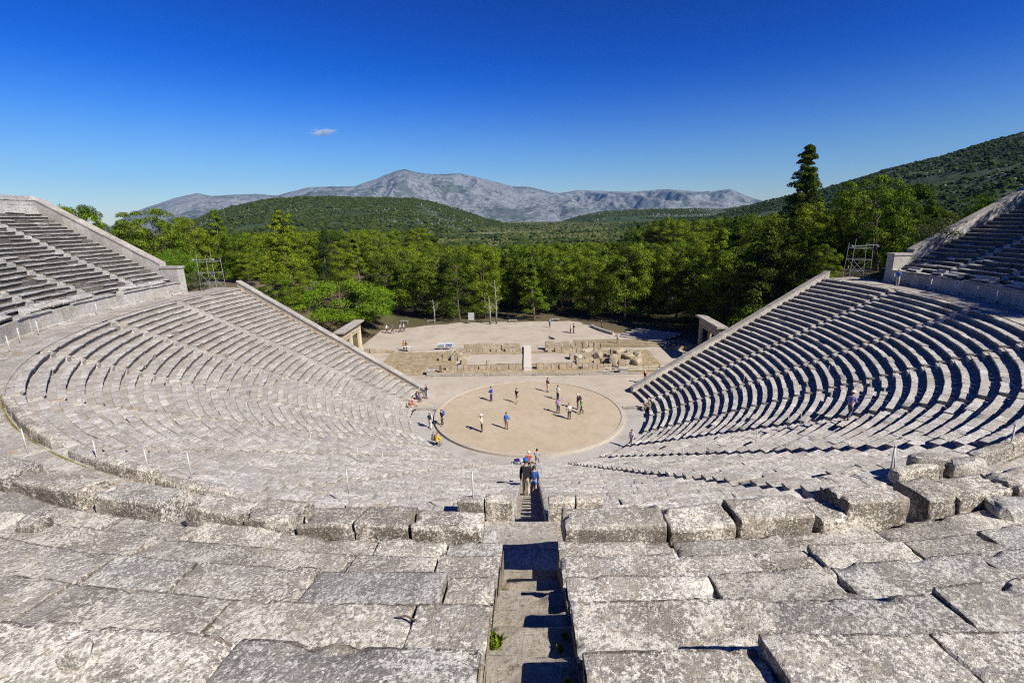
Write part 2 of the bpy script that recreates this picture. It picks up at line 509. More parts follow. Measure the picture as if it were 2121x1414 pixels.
def arc_block(mb, R, z, p0, p1, prof, step, amp=.012, jr=.012, jz=.008, chip=.0, seed=0, taper=0.0, rng=RG, closed=True):
    """a stone following the ring: prof is (dr, dz, material) from the front foot over the lip to the back"""
    L = R * math.radians(abs(p1 - p0))
    P, mats = resample(prof, step)
    ns = max(2, int(round(L / max(step, .05))) + 1)
    if step > .15: ns = max(2, min(ns, 4))
    c = min(.018 if step < .15 else .006, L * .05)
    t = np.concatenate([[0, c / L], np.linspace(c / L, 1 - c / L, ns)[1:-1], [1 - c / L, 1]])
    cen = P.mean(0)
    dr0, dz0 = rng.normal(0, jr), rng.normal(0, jz)
    tl, td, yaw = rng.normal(0, jz * 1.2), rng.normal(0, jz * 1.2), rng.normal(0, jr * 1.2)
    nS, nP = len(t), len(P)
    T = t[:, None] * np.ones(nP)[None]
    sc_ = np.ones(nS); sc_[0] = sc_[-1] = 1 - (min(.06, .018 / max(.2, np.ptp(P[:, 0]) * .5)) if step < .15 else .02)
    DR = cen[0] + (P[None, :, 0] - cen[0]) * sc_[:, None]
    DZ = cen[1] + (P[None, :, 1] - cen[1]) * sc_[:, None]
    DR = DR + dr0 + yaw * (T - .5)
    DZ = DZ + dz0 + tl * (T - .5) + td * (DR - cen[0]) / .4
    x, y = ring_xy(R + DR, p0 + (p1 - p0) * T)
    W = np.stack([x, y, z + DZ], -1)
    if amp > 0:
        s0 = int(seed) % 997
        for a in range(3):
            W[..., a] += amp * (1.0 if a < 2 else .8) * fbm(W + 31.7 * a + s0, .45, 3, seed=5 + a)
        if step < .12:
            W[..., 2] += amp * .35 * fbm(W + 9.1, .09, 2, seed=21)
    if chip > 0:
        e = np.minimum(T, 1 - T) * L
        ftop = np.abs(DZ - DZ.max()) < .12
        fe = np.exp(-np.minimum(np.abs(P[None, :, 0] - P[:, 0].min()) , e) / .10)
        nz = fbm(W + 77.0, .38, 3, seed=50 + seed % 13)
        d = chip * ss(.12, .55, nz) * fe
        W[..., 2] -= d * ftop
    idx = np.arange(nS * nP).reshape(nS, nP)
    a, b_, c_, d_ = idx[:-1, :-1], idx[1:, :-1], idx[1:, 1:], idx[:-1, 1:]
    F = np.stack([a, b_, c_, d_], -1) if (p1 > p0) else np.stack([a, d_, c_, b_], -1)
    base = mb.n
    mb.add(np.vstack([W.reshape(-1, 3), W[0].mean(0)[None], W[-1].mean(0)[None]]), np.zeros((0, 4), int))
    for j in range(nP - 1):
        mb.more(F[:, j], base, mats[j])
    if closed:
        i0, i1 = nS * nP, nS * nP + 1
        j = np.arange(nP); k = (j + 1) % nP
        mb.more(np.stack([np.full(nP, i0), idx[0][j], idx[0][k]], -1), base, mats[1] if len(mats) > 1 else 0)
        mb.more(np.stack([np.full(nP, i1), idx[-1][k], idx[-1][j]], -1), base, mats[1] if len(mats) > 1 else 0)

def strip(mb, R, z, p0, p1, prof, seg, jz=.006, rng=RG):
    """continuous run of quads with slightly uneven slabs"""
    L = R * math.radians(abs(p1 - p0)); n = max(1, int(round(L / seg)))
    e = np.linspace(p0, p1, n + 1)
    e[1:-1] += rng.uniform(-.3, .3, n - 1) * (p1 - p0) / n if n > 1 else 0
    for i in range(n):
        j = rng.normal(0, jz)
        q = []
        for pp in (e[i], e[i+1]):
            for (dr, dz, mi) in prof:
                x, y = ring_xy(R + dr, pp); q.append((float(x), float(y), z + dz + j))
        m = len(prof)
        for s in range(m - 1):
            b = mb.n
            mb.add([q[s], q[m+s], q[m+s+1], q[s+1]], [(0, 1, 2, 3)], prof[s][2])

def side_cap(mb, R, z, p, depth, d0, d1, zt, mi):
    pts = []
    for dr, dz in ((d0, zt), (d1, zt), (d1, zt - depth), (d0, zt - depth)):
        x, y = ring_xy(R + dr, p); pts.append((float(x), float(y), z + dz))
    mb.add(pts, [(0, 1, 2, 3)], mi)

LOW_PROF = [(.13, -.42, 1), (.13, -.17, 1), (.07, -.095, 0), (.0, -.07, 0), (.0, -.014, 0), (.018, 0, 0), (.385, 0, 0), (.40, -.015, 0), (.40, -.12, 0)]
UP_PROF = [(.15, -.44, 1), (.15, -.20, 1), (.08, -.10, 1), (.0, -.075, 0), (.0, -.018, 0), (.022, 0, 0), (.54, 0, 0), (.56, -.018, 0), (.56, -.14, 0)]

def build_row(parent, R, ztop, p0, p1, prof, pitch, mats, upper, lod_sub=False, seed=0, jr=.012, jz=.008):
    rng = np.random.default_rng(seed)
    sdep = prof[-1][0]
    mb = MB()
    L = R * math.radians(p1 - p0)
    xm, ym = ring_xy(R, (p0 + p1) / 2)
    # core and foot strip
    hb = .47 if pitch < 1 else .68
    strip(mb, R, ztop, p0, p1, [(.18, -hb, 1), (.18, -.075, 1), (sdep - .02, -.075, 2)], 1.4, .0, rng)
    fz = -.045 if not lod_sub else -.06
    strip(mb, R, ztop, p0, p1, [(sdep - .025, fz, 2), (pitch + .17, fz, 2)], .9, .005, rng)
    for p in (p0, p1):
        side_cap(mb, R, ztop, p, .85 if pitch < 1 else 1.2, .17, pitch + .17, -.05, 2)
    # stones
    pos = 0.0; k = 0
    blocks = []
    while pos < L - .05:
        l = rng.uniform(.75, 1.5) if not upper else (rng.uniform(1.2, 2.4) if pitch > 1 else rng.uniform(.9, 1.9))
        if L - pos - l < .55: l = L - pos
        blocks.append((pos, pos + l)); pos += l
    for (a, b) in blocks:
        k += 1
        pa, pb = p0 + (p1 - p0) * a / L, p0 + (p1 - p0) * b / L
        pm = (pa + pb) / 2
        x, y = ring_xy(R + .3, pm)
        dist = math.dist((x, y, ztop), CAM_C)
        if dist < 9: step, amp, chip = .045, .026, .15
        elif dist < 15: step, amp, chip = .075, .022, .12
        elif dist < 30: step, amp, chip = .15, .016, .05
        else: step, amp, chip = .6, .016, .0
        g = math.degrees(rng.uniform(.004, .012 if dist > 12 else .026) / R)
        u = rng.uniform()
        J = 1.0
        if upper and dist > 20:
            if u < .05: continue
            if u < .22: J = 3.2
        elif not upper:
            if u < .014: continue
            if u < .12: J = 3.2
        elif u < .12: J = 2.0
        t = mb if not lod_sub else MB()
        arc_block(t, R, ztop, pa + g, pb - g, prof, step, amp, jr * J, jz * J, chip * (1.6 if J > 1 else 1), seed + k, rng=rng)
        if lod_sub:
            blocks_pending.append((t, 'stone_block'))
    return mb

blocks_pending = []
ORD = ['first', 'second', 'third', 'fourth', 'fifth', 'sixth', 'seventh', 'eighth', 'ninth', 'tenth', 'eleventh', 'twelfth', 'thirteenth']
LOW_ST = [0, 13, 27, 43, 59.5, 75.5, 90.5, 104.2]
SW = .44                                     # half width of a stairway
def low_bounds(side):
    return LOW_ST

for side in (-1, 1):
    sn = 'left' if side < 0 else 'right'
    for w in range(7):
        a, b = LOW_ST[w], LOW_ST[w+1]
        bx, by = ring_xy(R0, side * (a + b) / 2)
        t = thing('seating_wedge', "%s wedge of lower tier seats %s of the central stairway" % (ORD[w], sn),
                  'seating', (float(bx), float(by), 0), 'wedges of seats in the lower tier')
        for k in range(34):
            R = R0 + PITCH * k; zt = RISE * (k + 1)
            m = math.degrees(SW / R)
            lo, hi = a + m, b - (m if w < 6 else 0)
            p0, p1 = (lo, hi) if side > 0 else (-hi, -lo)
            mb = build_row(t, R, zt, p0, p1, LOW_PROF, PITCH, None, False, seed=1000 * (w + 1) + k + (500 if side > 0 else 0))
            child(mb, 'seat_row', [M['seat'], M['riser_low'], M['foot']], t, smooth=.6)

# stairways of the lower tier
def stairway(name, label, psi, rows, Rf, zf, pitch, hw, drop, group, base, parts=False, psi_side=0, upper=False, hwf=None):
    bx, by = ring_xy(rows[0], psi) if False else ring_xy(Rf(0), psi)
    t = thing(name, label, 'stairway', (float(bx), float(by), base), group)
    mb = MB()
    rng = np.random.default_rng(int(abs(psi) * 10) + (7 if psi > 0 else 3) + (400 if upper else 0))
    for k in rows:
        R = Rf(k); z = zf(k) - (drop(k) if callable(drop) else drop)
        q = MB() if parts else mb
        h_ = hwf(R) if hwf else hw
        j = rng.normal(0, .006)
        m0 = math.degrees(h_ / R)
        dist = abs(R - 49.5) if abs(psi) < 2 else 30
        if dist < 16:
            arc_block(q, R, z + j, psi - m0, psi + m0, [(.0, -.5, 0), (.0, -.02, 0), (.025, 0, 0), (pitch * .5, -.012, 0), (pitch + .03, 0, 0)], .05 if dist < 9 else .12, .022, .012, .010, .08, 60 + k, rng=rng)
        else:
            arc_block(q, R, z + j, psi - m0, psi + m0, [(.0, -.5, 0), (.0, 0, 0), (pitch + .03, 0, 0)], .6, .006, .006, .004, 0, 60 + k, rng=rng)
        if parts: child(q, 'stair_step', M['step'], t)
    if not parts: child(mb, 'stair_steps', M['seat_up'] if upper else M['seat'], t)
    return t
lowR = lambda k: R0 + PITCH * k
lowZ = lambda k: RISE * (k + 1)
stairway('stairway', "central stairway running down from the walkway to the round stage floor", 0, range(34), lowR, lowZ, PITCH, SW + .01, .52, 'stairways of the lower tier', 0.0, parts=True)
for side in (-1, 1):
    sn = 'left' if side < 0 else 'right'
    for w in range(1, 7):
        stairway('stairway', "narrow stairway between the %s and %s lower seating wedges %s of the centre" % (ORD[w-1], ORD[w], sn),
                 side * LOW_ST[w], range(34), lowR, lowZ, PITCH, SW + .02, .36 if w < 3 else .20, 'stairways of the lower tier', 0.0)
    # stair of rubble along the parapet
# upper tier
UPR = lambda j: 41.80 + .78 * j
UPZ = lambda j: 14.16 + .39 * j
NUP = 21
UP_ST = {-1: [0, 20, 27.5, 35, 43, 51, 59, 67, 75, 83, 91, 97.2], 1: [0, 14.6, 22, 29.5, 37, 45, 52.5, 60, 67.5, 75, 82.5, 90, 97.2]}
def up_hw(R):
    return float(np.interp(R, [41.5, 42.6, 43.6, 46, 48], [.54, .52, .50, .48, .48]))
for side in (-1, 1):
    sn = 'left' if side < 0 else 'right'
    S = UP_ST[side]
    for w in range(len(S) - 1):
        a, b = S[w], S[w+1]
        bx, by = ring_xy(RW + .4, side * (a + b) / 2)
        t = thing('seating_wedge', "%s wedge of %s upper tier seats %s of the central stairway" % (ORD[w], 'lichen covered' if w == 0 else 'weathered', sn),
                  'seating', (float(bx), float(by), 13.6), 'wedges of seats in the upper tier')
        big = w == 0 or (w == 1 and side > 0)
        for j in range(14 if big else NUP):
            R = UPR(j * 1.5 if big else j); zt = UPZ(j * 1.5 if big else j)
            ma = math.degrees((up_hw(R) if w == 0 else .36) / R); mbb = math.degrees(.36 / R)
            lo, hi = a + ma, b - (mbb if w < len(S) - 2 else 0)
            p0, p1 = (lo, hi) if side > 0 else (-hi, -lo)
            near = big and j < 6
            blocks_pending = []
            if near:
                dd = (.98, .96, .92, .84, .80, .8)[j]
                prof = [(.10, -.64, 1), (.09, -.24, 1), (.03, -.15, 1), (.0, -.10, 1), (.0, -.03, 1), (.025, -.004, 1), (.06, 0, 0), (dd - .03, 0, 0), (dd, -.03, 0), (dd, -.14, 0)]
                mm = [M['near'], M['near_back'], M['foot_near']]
            else:
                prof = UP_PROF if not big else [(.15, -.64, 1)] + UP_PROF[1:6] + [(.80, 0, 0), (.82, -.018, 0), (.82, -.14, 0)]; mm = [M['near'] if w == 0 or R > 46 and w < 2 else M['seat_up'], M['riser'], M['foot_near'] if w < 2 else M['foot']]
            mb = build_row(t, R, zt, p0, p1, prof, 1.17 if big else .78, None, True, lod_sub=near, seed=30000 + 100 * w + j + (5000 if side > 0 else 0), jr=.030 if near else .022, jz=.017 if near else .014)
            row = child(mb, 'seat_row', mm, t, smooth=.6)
            row_world = (0, 0, 0)
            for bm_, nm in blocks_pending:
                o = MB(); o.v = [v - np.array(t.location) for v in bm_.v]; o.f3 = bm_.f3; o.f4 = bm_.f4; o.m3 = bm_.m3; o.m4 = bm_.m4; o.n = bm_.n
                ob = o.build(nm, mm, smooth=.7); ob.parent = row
stairway('stairway', "worn upper stairway with lichened stone sides at the bottom centre of the view", 0, range(0, 28), lambda k: 41.80 + .585 * k, lambda k: 14.16 + .2925 * k, .585, .5, lambda k: (.62, .74, .50, .46, .34, .38, .34, .40, .50, .62)[min(k, 9)], 'stairways of the upper tier', 13.6, parts=True, upper=True, hwf=lambda R: up_hw(R) + .02)
for side in (-1, 1):
    sn = 'left' if side < 0 else 'right'
    S = UP_ST[side]
    for w in range(1, len(S) - 1):
        stairway('stairway', "narrow stairway between the %s and %s upper seating wedges %s of the centre" % (ORD[w-1], ORD[w], sn),
                 side * S[w], range(NUP), UPR, UPZ, .78, .38, .16, 'stairways of the upper tier', 13.6, upper=True)

# ------------------------------------------------------------------ walkway (diazoma) and its retaining wall
mb = MB()
rng = np.random.default_rng(5)
for (ra, rb, za) in ((RD - .02, 38.9, 0), (38.9, 40.0, .006), (40.0, 41.4, -.004)):
    strip(mb, ra, ZD + za, -PSI_L, PSI_L, [(0, 0, 0), (rb - ra, 0, 0)], 1.3, .006, rng)
o = mb.build('walkway', M['walk']); tag(o, "curved paved walkway between the lower and the upper tier", None, None, 'structure')

def retaining(side):
    t = thing('retaining_wall', "pale stone wall of upright slabs below the upper tier, %s half" % ('left' if side < 0 else 'right'), 'wall',
              tuple(float(v) for v in ring_xy(RW, side * 50)) + (ZD,), 'walls below the upper tier')
    rng = np.random.default_rng(90 + side)
    mb = MB(); cap = MB(); ft = MB()
    p = 1.05
    while p < PSI_U:
        l = rng.uniform(1.0, 1.6); d = math.degrees(l / RW); q = min(p + d, PSI_U)
        if not (side > 0 and 13.9 < (p + q) / 2 < 15.4):
            a, b = (p, q) if side > 0 else (-q, -p)
            st = .14 if p < 20 else .6
            arc_block(mb, RW, 13.62, a + .01, b - .01, [(.0, -1.30, 0), (.0, -.02, 0), (.02, 0, 0), (.75, 0, 0), (.75, -.3, 0)], st, .010, .010, .004, 0, 7, rng=rng)
            if rng.uniform() > .18 or p > 88:
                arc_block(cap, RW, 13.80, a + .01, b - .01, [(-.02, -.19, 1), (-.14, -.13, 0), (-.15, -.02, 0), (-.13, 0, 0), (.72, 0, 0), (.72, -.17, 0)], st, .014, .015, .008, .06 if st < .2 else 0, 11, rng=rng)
            if rng.uniform() > .25:
                arc_block(ft, RW, ZD + .16, a + .06, b - .06 - rng.uniform(0, .3), [(-.32, -.17, 0), (-.30, -.03, 0), (-.2, 0, 0), (.02, 0, 0)], st, .03, .02, .02, 0, 13, rng=rng)
        p = q
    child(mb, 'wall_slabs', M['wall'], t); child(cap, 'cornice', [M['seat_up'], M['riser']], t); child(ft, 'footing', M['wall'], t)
retaining(-1); retaining(1)

# end walls of the two tiers, sloping parapets
def end_wall(side, psi, Ra, Rb, zf, h_in, thick, label, ped=None, mats=None, pre=0.0, top_flat=None):
    bx, by = ring_xy(Ra, side * psi)
    t = thing('parapet_wall', label, 'wall', (float(bx), float(by), 0 if Ra < 30 else 12.3), 'end walls of the seating')
    n = int((Rb - Ra) / 1.6) + 1
    Rs = np.linspace(Ra, Rb, n)
    # unit vectors: along radius, outward normal
    x0, y0 = ring_xy(Ra, side * psi); x1, y1 = ring_xy(Rb, side * psi)
    d = np.array([x1 - x0, y1 - y0]); d /= np.linalg.norm(d)
    nrm = np.array([-d[1], d[0]]) * (1 if side > 0 else -1)
    body = MB(); cop = MB()
    rng = np.random.default_rng(int(psi) + side)
    def pt(R, off, z):
        k = R - Ra; q = np.array([x0, y0]) + d * k + nrm * off
        return (q[0], q[1], z)
    for i in range(n - 1):
        a, b = Rs[i], Rs[i+1]
        za, zb = zf(a) + h_in, zf(b) + h_in
        ga, gb = za - 3.4 if Ra > 30 else -.4, zb - 3.4 if Ra > 30 else -.4
        v = [pt(a, 0, ga), pt(b, 0, gb), pt(b, 0, zb), pt(a, 0, za), pt(a, thick, ga), pt(b, thick, gb), pt(b, thick, zb), pt(a, thick, za)]
        body.add(v, [(0, 1, 2, 3), (5, 4, 7, 6), (3, 2, 6, 7), (0, 3, 7, 4), (1, 5, 6, 2)], 0)
        j = rng.normal(0, .012)
        o1, o2 = -.07 + rng.normal(0, .008), thick + .07
        a2, b2 = a + .008, b - .008
        za2, zb2 = zf(a2) + h_in, zf(b2) + h_in
        hh = .20
        v = []
        for (R_, z_) in ((a2, za2), (b2, zb2)):
            for (of, dz) in ((o1, .003), (o1, hh - .02 + j), (o1 + .03, hh + j), (o2 - .03, hh + j), (o2, hh - .02 + j), (o2, .003)):
                v.append(pt(R_, of, z_ + dz))
        f = [(k, k + 1, k + 7, k + 6) for k in range(5)] + [(5, 0, 6, 11)]
        cop.add(v, f, 0)
        cop.more([(0, 5, 4), (0, 4, 3), (0, 3, 1), (1, 3, 2), (6, 10, 11), (6, 9, 10), (6, 7, 9), (7, 8, 9)], cop.n - 12, 0)
    if ped:
        Rp0, Rp1, zb, zt = ped
        v = [pt(Rp0, -.05, zb), pt(Rp1, -.05, zb), pt(Rp1, thick + .05, zb), pt(Rp0, thick + .05, zb), pt(Rp0, -.05, zt), pt(Rp1, -.05, zt), pt(Rp1, thick + .05, zt), pt(Rp0, thick + .05, zt)]
        body.add(v, [(0, 3, 2, 1), (4, 5, 6, 7), (0, 1, 5, 4), (1, 2, 6, 5), (2, 3, 7, 6), (3, 0, 4, 7)], 0)
        v = [pt(Rp0 - .12, -.14, zt + .003), pt(Rp1, -.14, zt + .003), pt(Rp1, thick + .14, zt + .003), pt(Rp0 - .12, thick + .14, zt + .003),
             pt(Rp0 - .10, -.12, zt + .24), pt(Rp1, -.12, zt + .24), pt(Rp1, thick + .12, zt + .24), pt(Rp0 - .10, thick + .12, zt + .24)]
        cop.add(v, [(0, 3, 2, 1), (4, 5, 6, 7), (0, 1, 5, 4), (1, 2, 6, 5), (2, 3, 7, 6), (3, 0, 4, 7)], 0)
    child(body, 'wall_body', mats[0], t); child(cop, 'coping', mats[1], t)
    return t
lz = lambda R: (R - R0) * RISE / PITCH + RISE
for side in (-1, 1):
    sn = 'left' if side < 0 else 'right'
    end_wall(side, PSI_L, R0 - .1, RD + .2, lambda R: lz(R), .22, .62, "sloping stone parapet closing the lower tier on the %s" % sn, None, (M['wall'], M['coping']))
    # level parapet at the walkway end
    uz = lambda R: 14.16 + .5 * (R - 41.8)
    end_wall(side, PSI_U, 43.2, 58.6, uz, .95, .85, "sloping stone parapet closing the upper tier on the %s" % sn,
             (RW - .02, 43.25, ZD - .3, 15.35), (M['wall'], M['coping']))
    # narrow rubble stair against the lower parapet
    t = thing('rubble_strip', "overgrown strip of rubble and tile steps beside the %s lower parapet" % sn, 'rubble', tuple(float(v) for v in ring_xy(R0, side * 104.4)) + (0,), None)
    mb = MB(); rng = np.random.default_rng(17 + side)
    for k in range(34):
        R = lowR(k); z = lowZ(k) - .06
        wd = math.degrees(.42 / (R + E_OFF)); a = 104.25; b = 104.88
        b = 104.25 + math.degrees(.0 / R) + .62
        pa, pb = (a, b) if side > 0 else (-b, -a)
        arc_block(mb, R, z, pa, pb, [(.0, -.5, 0), (.0, 0, 0), (PITCH + .03, 0, 0)], .2, .05, .03, .03, 0, k, rng=rng)
    child(mb, 'rubble', M['brick'] if side < 0 else M['step'], t)

# outer wall above the last row
for side in (-1, 1):
    sn = 'left' if side < 0 else 'right'
    t = thing('outer_wall', "low masonry wall crowning the top of the upper tier on the %s" % sn, 'wall', tuple(float(v) for v in ring_xy(58.4, side * 80)) + (22.3,), 'outer walls above the seats')
    mb = MB(); rng = np.random.default_rng(31 + side)
    p = 1.0
    while p < PSI_U:
        l = rng.uniform(1.0, 2.0); q = min(PSI_U, p + math.degrees(l / 58.4)); a, b = (p, q) if side > 0 else (-q, -p)
        for c_ in range(3):
            arc_block(mb, 58.35 + (.06 if c_ == 1 else 0), 22.9 + .52 * c_, a + .01, b - .01, [(0, -.5 if c_ else -1.6, 0), (0, 0, 0), (.7, 0, 0), (.7, -.5, 0)], .6, .02, .02, .01, 0, c_, rng=rng)
        p = q
    child(mb, 'wall_courses', M['seat_up'], t)
# ------------------------------------------------------------------ ground and floors
def axis_vals():
    a = list(np.arange(-84, 84.1, 1.2))
    s = 1.2; v = 84.0
    out = []
    while v < 16000:
        s *= 1.13; v += s; out.append(v)
    return np.array([-q for q in out[::-1]] + a + out)
ax = axis_vals()
X, Y = np.meshgrid(ax, ax, indexing='ij')
Z = ground_z(X, Y)
R_, ps_ = ring_inv(X, Y)
outm = (np.abs(X) > 34) | (Y > 70)
Z = Z + outm * (fbm(np.stack([X, Y, 0 * X], -1), 22, 3, 3) * .8)
Z = Z - 0.035 * np.clip(np.hypot(X, Y) - 700, 0, 4000) * .2
n = len(ax)
idx = np.arange(n * n).reshape(n, n)
F = np.stack([idx[:-1, :-1], idx[1:, :-1], idx[1:, 1:], idx[:-1, 1:]], -1).reshape(-1, 4)
mb = MB(); mb.add(np.stack([X, Y, Z - .012], -1).reshape(-1, 3), F)
g = mb.build('ground', M['ground'], smooth=True); tag(g, "brown earth and undergrowth around the theatre and the plain beyond", None, None, 'structure')

def disc(name, r0, r1, z, mat, a0=0, a1=360, n=96, label=None, kind='structure', rf=None, thick=0.0):
    mb = MB(); t = np.radians(np.linspace(a0, a1, n + 1))
    ro = np.array([rf(q) for q in t]) if rf else np.full(n + 1, r1)
    v0 = np.stack([r0 * np.cos(t), r0 * np.sin(t), 0*t + z], -1); v1 = np.stack([ro * np.cos(t), ro * np.sin(t), 0*t + z], -1)
    V = np.vstack([v0, v1]); k = np.arange(n)
    mb.add(V, np.stack([k, k + n + 1, k + n + 2, k + 1], -1))
    o = mb.build(name, mat); tag(o, label, None, None, kind); return o
disc('stage_floor', 0.0, 9.78, -.05, M['orch'], label="round floor of packed tan earth")
# square-ish apron behind the circle
def apron_r(q):
    c, s_ = abs(math.cos(q)), math.sin(q)
    return min(15.5 / max(c, 1e-3), 13.9 / max(s_, .02))
disc('forecourt', 10.2, 0, .004, M['apron'], a0=4, a1=176, n=90, rf=apron_r, label="pale beaten ground between the round floor and the ruins")
disc('channel_floor', 10.12, 12.75, -.20, M['corridor'], a0=176, a1=364, label="grey paved channel around the round floor")
# stone ring
t = thing('stone_ring', "pale flush stone ring around the round earth floor", 'kerb ring', (0, 0, -.2))
mb = MB()
for k in range(48):
    a0, a1 = math.radians(k * 7.5 + .02), math.radians(k * 7.5 + 7.48)
    v = []
    for a in (a0, (a0 + a1) / 2, a1):
        for r, z in ((10.18, -.3), (10.18, -.005), (10.165, .02), (9.795, .02), (9.775, .0), (9.775, -.3)):
            v.append((r * math.cos(a), r * math.sin(a), z + (0.0)))
    f = []
    for s_ in range(2):
        for q in range(5): f.append((s_*6+q, (s_+1)*6+q, (s_+1)*6+q+1, s_*6+q+1))
    mb.add(v, f)
child(mb, 'ring_stones', M['apron'], t)
# threshold kerbs across the channel
for side in (-1, 1):
    t = thing('threshold_kerb', "thin stone threshold across the channel on the %s" % ('left' if side < 0 else 'right'), 'kerb', (side * 11.4, .9, -.2))
    mb = MB(); mb.box((side * 11.4, .95, -.06), (2.3, .28, .30)); child(mb, 'kerb_stone', M['coping'], t)
    if True:
        pass
# plaza of pale gravel
mb = MB()
pl = []
ys = np.linspace(11.0, 46.5, 60)
def plz(y):
    l = float(np.interp(y, [11, 24, 28, 33, 38, 42, 46.5], [-16, -25.6, -33, -36, -31, -24, -14]))
    r = float(np.interp(y, [11, 24, 27, 31, 36, 40, 46.5], [17, 25.6, 26, 22.5, 15.5, 13.5, 9]))
    w = .35 * math.sin(y * 1.7) + .3 * math.sin(y * 3.1)
    a_ = 1.1 * float(fbm(np.array([y, 0, 3.3]), 2.2, 4, 61)); b_ = 1.1 * float(fbm(np.array([y, 9, 3.3]), 2.2, 4, 62))
    return l + w + a_ * (y > 24), r + w + b_ * (y > 27)
nx = 40
V = []
for y in ys:
    l, r = plz(y)
    for i in range(nx + 1): 
        x = l + (r - l) * i / nx
        V.append((x, y + .25 * math.sin(x * .9) * (y > 40), .006))
k = np.arange(len(ys) * (nx + 1)).reshape(len(ys), nx + 1)
mb.add(V, np.stack([k[:-1, :-1], k[:-1, 1:], k[1:, 1:], k[1:, :-1]], -1).reshape(-1, 4))
o = mb.build('plaza', M['plaza']); tag(o, "wide pale gravel square between the ruins and the trees", None, None, 'structure')
# dry grass in the excavated stage building
def patch(name, label, x0, x1, y0, y1, z, mat, seed, amp=.5, nn=40, hz=0.0):
    mb = MB(); V = []
    xs = np.linspace(x0, x1, nn + 1); yy = np.linspace(0, 1, 25)
    for x in xs:
        a = y0 + amp * float(fbm(np.array([x, 0, seed]), 2.0, 3, seed)); b = y1 + amp * float(fbm(np.array([x, 50, seed]), 2.0, 3, seed + 3))
        for q in yy:
            e = min(q, 1 - q, (x - x0) / (x1 - x0), (x1 - x) / (x1 - x0)) * 8
            V.append((x, a + (b - a) * q, z + hz * min(1, e) * (1 + float(vnoise(np.array([x * 1.5, q * 10, seed]))))))
    k = np.arange(len(xs) * 25).reshape(len(xs), 25)
    mb.add(V, np.stack([k[:-1, :-1], k[1:, :-1], k[1:, 1:], k[:-1, 1:]], -1).reshape(-1, 4))
    o = mb.build(name, mat, smooth=True); tag(o, label, None, None, 'structure'); return o
patch('grass_ground', "ochre dry grass among the foundations of the stage building", -21.5, 18.5, 12.75, 24.4, .014, M['drygrass'], 3, .9, 90, .05)
patch('stage_ground', "grey beaten floor inside the foundations", -10.5, 6.5, 17.2, 22.2, .13, M['apron'], 8, .4, 30)
patch('soil_bank', "reddish earth at the edge of the trees", 7.5, 26.5, 25.8, 31.0, .020, M['soil'], 5, .5, 30)
M['mossy'] = leaf_mat("moss", (.16, .14, .03), (.30, .27, .06), .2)
M['near_top'] = stone_mat("worn bench stone", base=(.30, .27, .225), alt=(.35, .32, .28), white=.75, black=.84, tan=.35, bump=1.0, crisp=True)
# ------------------------------------------------------------------ backed seats of honour and near stones
def psi_at(px, py, z):
    P = pix_at(px, py, z); return float(ring_inv(P[0], P[1])[1])
def backed(psi0, psi1, h, label, seed, top=0.0, broke=0.0, thick=.28, dr=0.0, tilt=0.0):
    h = h + .05
    rng = np.random.default_rng(seed)
    a, b = min(psi0, psi1), max(psi0, psi1)
    R = RW - .10 + dr; z = 13.81
    x, y = ring_xy(R + .4, (a + b) / 2)
    t = MB()
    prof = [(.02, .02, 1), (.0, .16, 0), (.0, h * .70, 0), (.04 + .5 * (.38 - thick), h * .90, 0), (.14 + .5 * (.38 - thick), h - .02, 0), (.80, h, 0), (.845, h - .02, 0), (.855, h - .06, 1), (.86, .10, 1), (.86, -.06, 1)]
    h = h
    arc_block(t, R, z, a + .03, b - .03, prof, (.045), .05, .03, .018, .34 + broke, seed, rng=rng)
    if abs(tilt) > 0:
        V = t.v[0]; c = V.mean(0)
        u = (V - c); V[:, 2] += tilt * u[:, 0]
    loc = (float(x), float(y), z)
    V = t.v[0]; V -= np.array(loc); t.v = [V]
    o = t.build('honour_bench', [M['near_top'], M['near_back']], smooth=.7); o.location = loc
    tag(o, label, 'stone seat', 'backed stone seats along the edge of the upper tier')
    return o
LB = [(1006, 868, 1095, .50, .0, "with its dark back face speckled white"), (866, 760, 1094, .50, .02, "with a sagging worn top"), (757, 643, 1092, .46, .0, "pale and evenly lichened"),
      (640, 537, 1088, .52, .0, "of coarse grey speckled stone"), (535, 410, 1082, .56, .12, "broken to a dark slanting wedge"),
      (388, 235, 1058, .55, .10, "broken and black along its top"), (232, 75, 1025, .50, .05, "long and pale with moss at its foot"), (72, -60, 1000, .56, .1, "dark topped at the picture edge"), (-64, -240, 980, .5, .1, "beyond the picture edge")]
for i, (xa, xb, yb, h, br, d) in enumerate(LB):
    backed(psi_at(xa, yb, 13.9), psi_at(xb, yb - (12 if xa < 400 else 3), 13.9), h, "%s backed seat left of the upper stairway, %s" % (ORD[i], d), 40 + i, broke=br, thick=.2 + .06 * (i % 3), tilt=(-.10 if i == 4 else 0))
RB = [(1165, 1372, 1113, .56, .02, "wide and pale"), (1375, 1512, 1112, .50, .06, "rounded and dark veined"), (1515, 1668, 1108, .60, .0, "square and tall"),
      (1684, 1725, 1100, .42, .1, "a small leaning piece"), (1727, 1846, 1088, .74, .10, "tallest with a broken notch"), (1884, 1936, 1065, .62, .05, "a dark rounded lump after the gap"),
      (1938, 2060, 1058, .62, .08, "pale and rough"), (2075, 2230, 1040, .55, .1, "mostly in shade")]
for i, (xa, xb, yb, h, br, d) in enumerate(RB):
    backed(psi_at(xa, yb, 13.9), psi_at(xb, yb - (14 if xa > 1500 else 2), 13.9), h, "%s backed seat right of the upper stairway, %s" % (ORD[i], d), 60 + i, broke=br, thick=.2 + .07 * (i % 3), tilt=(.14 if i == 3 else 0))
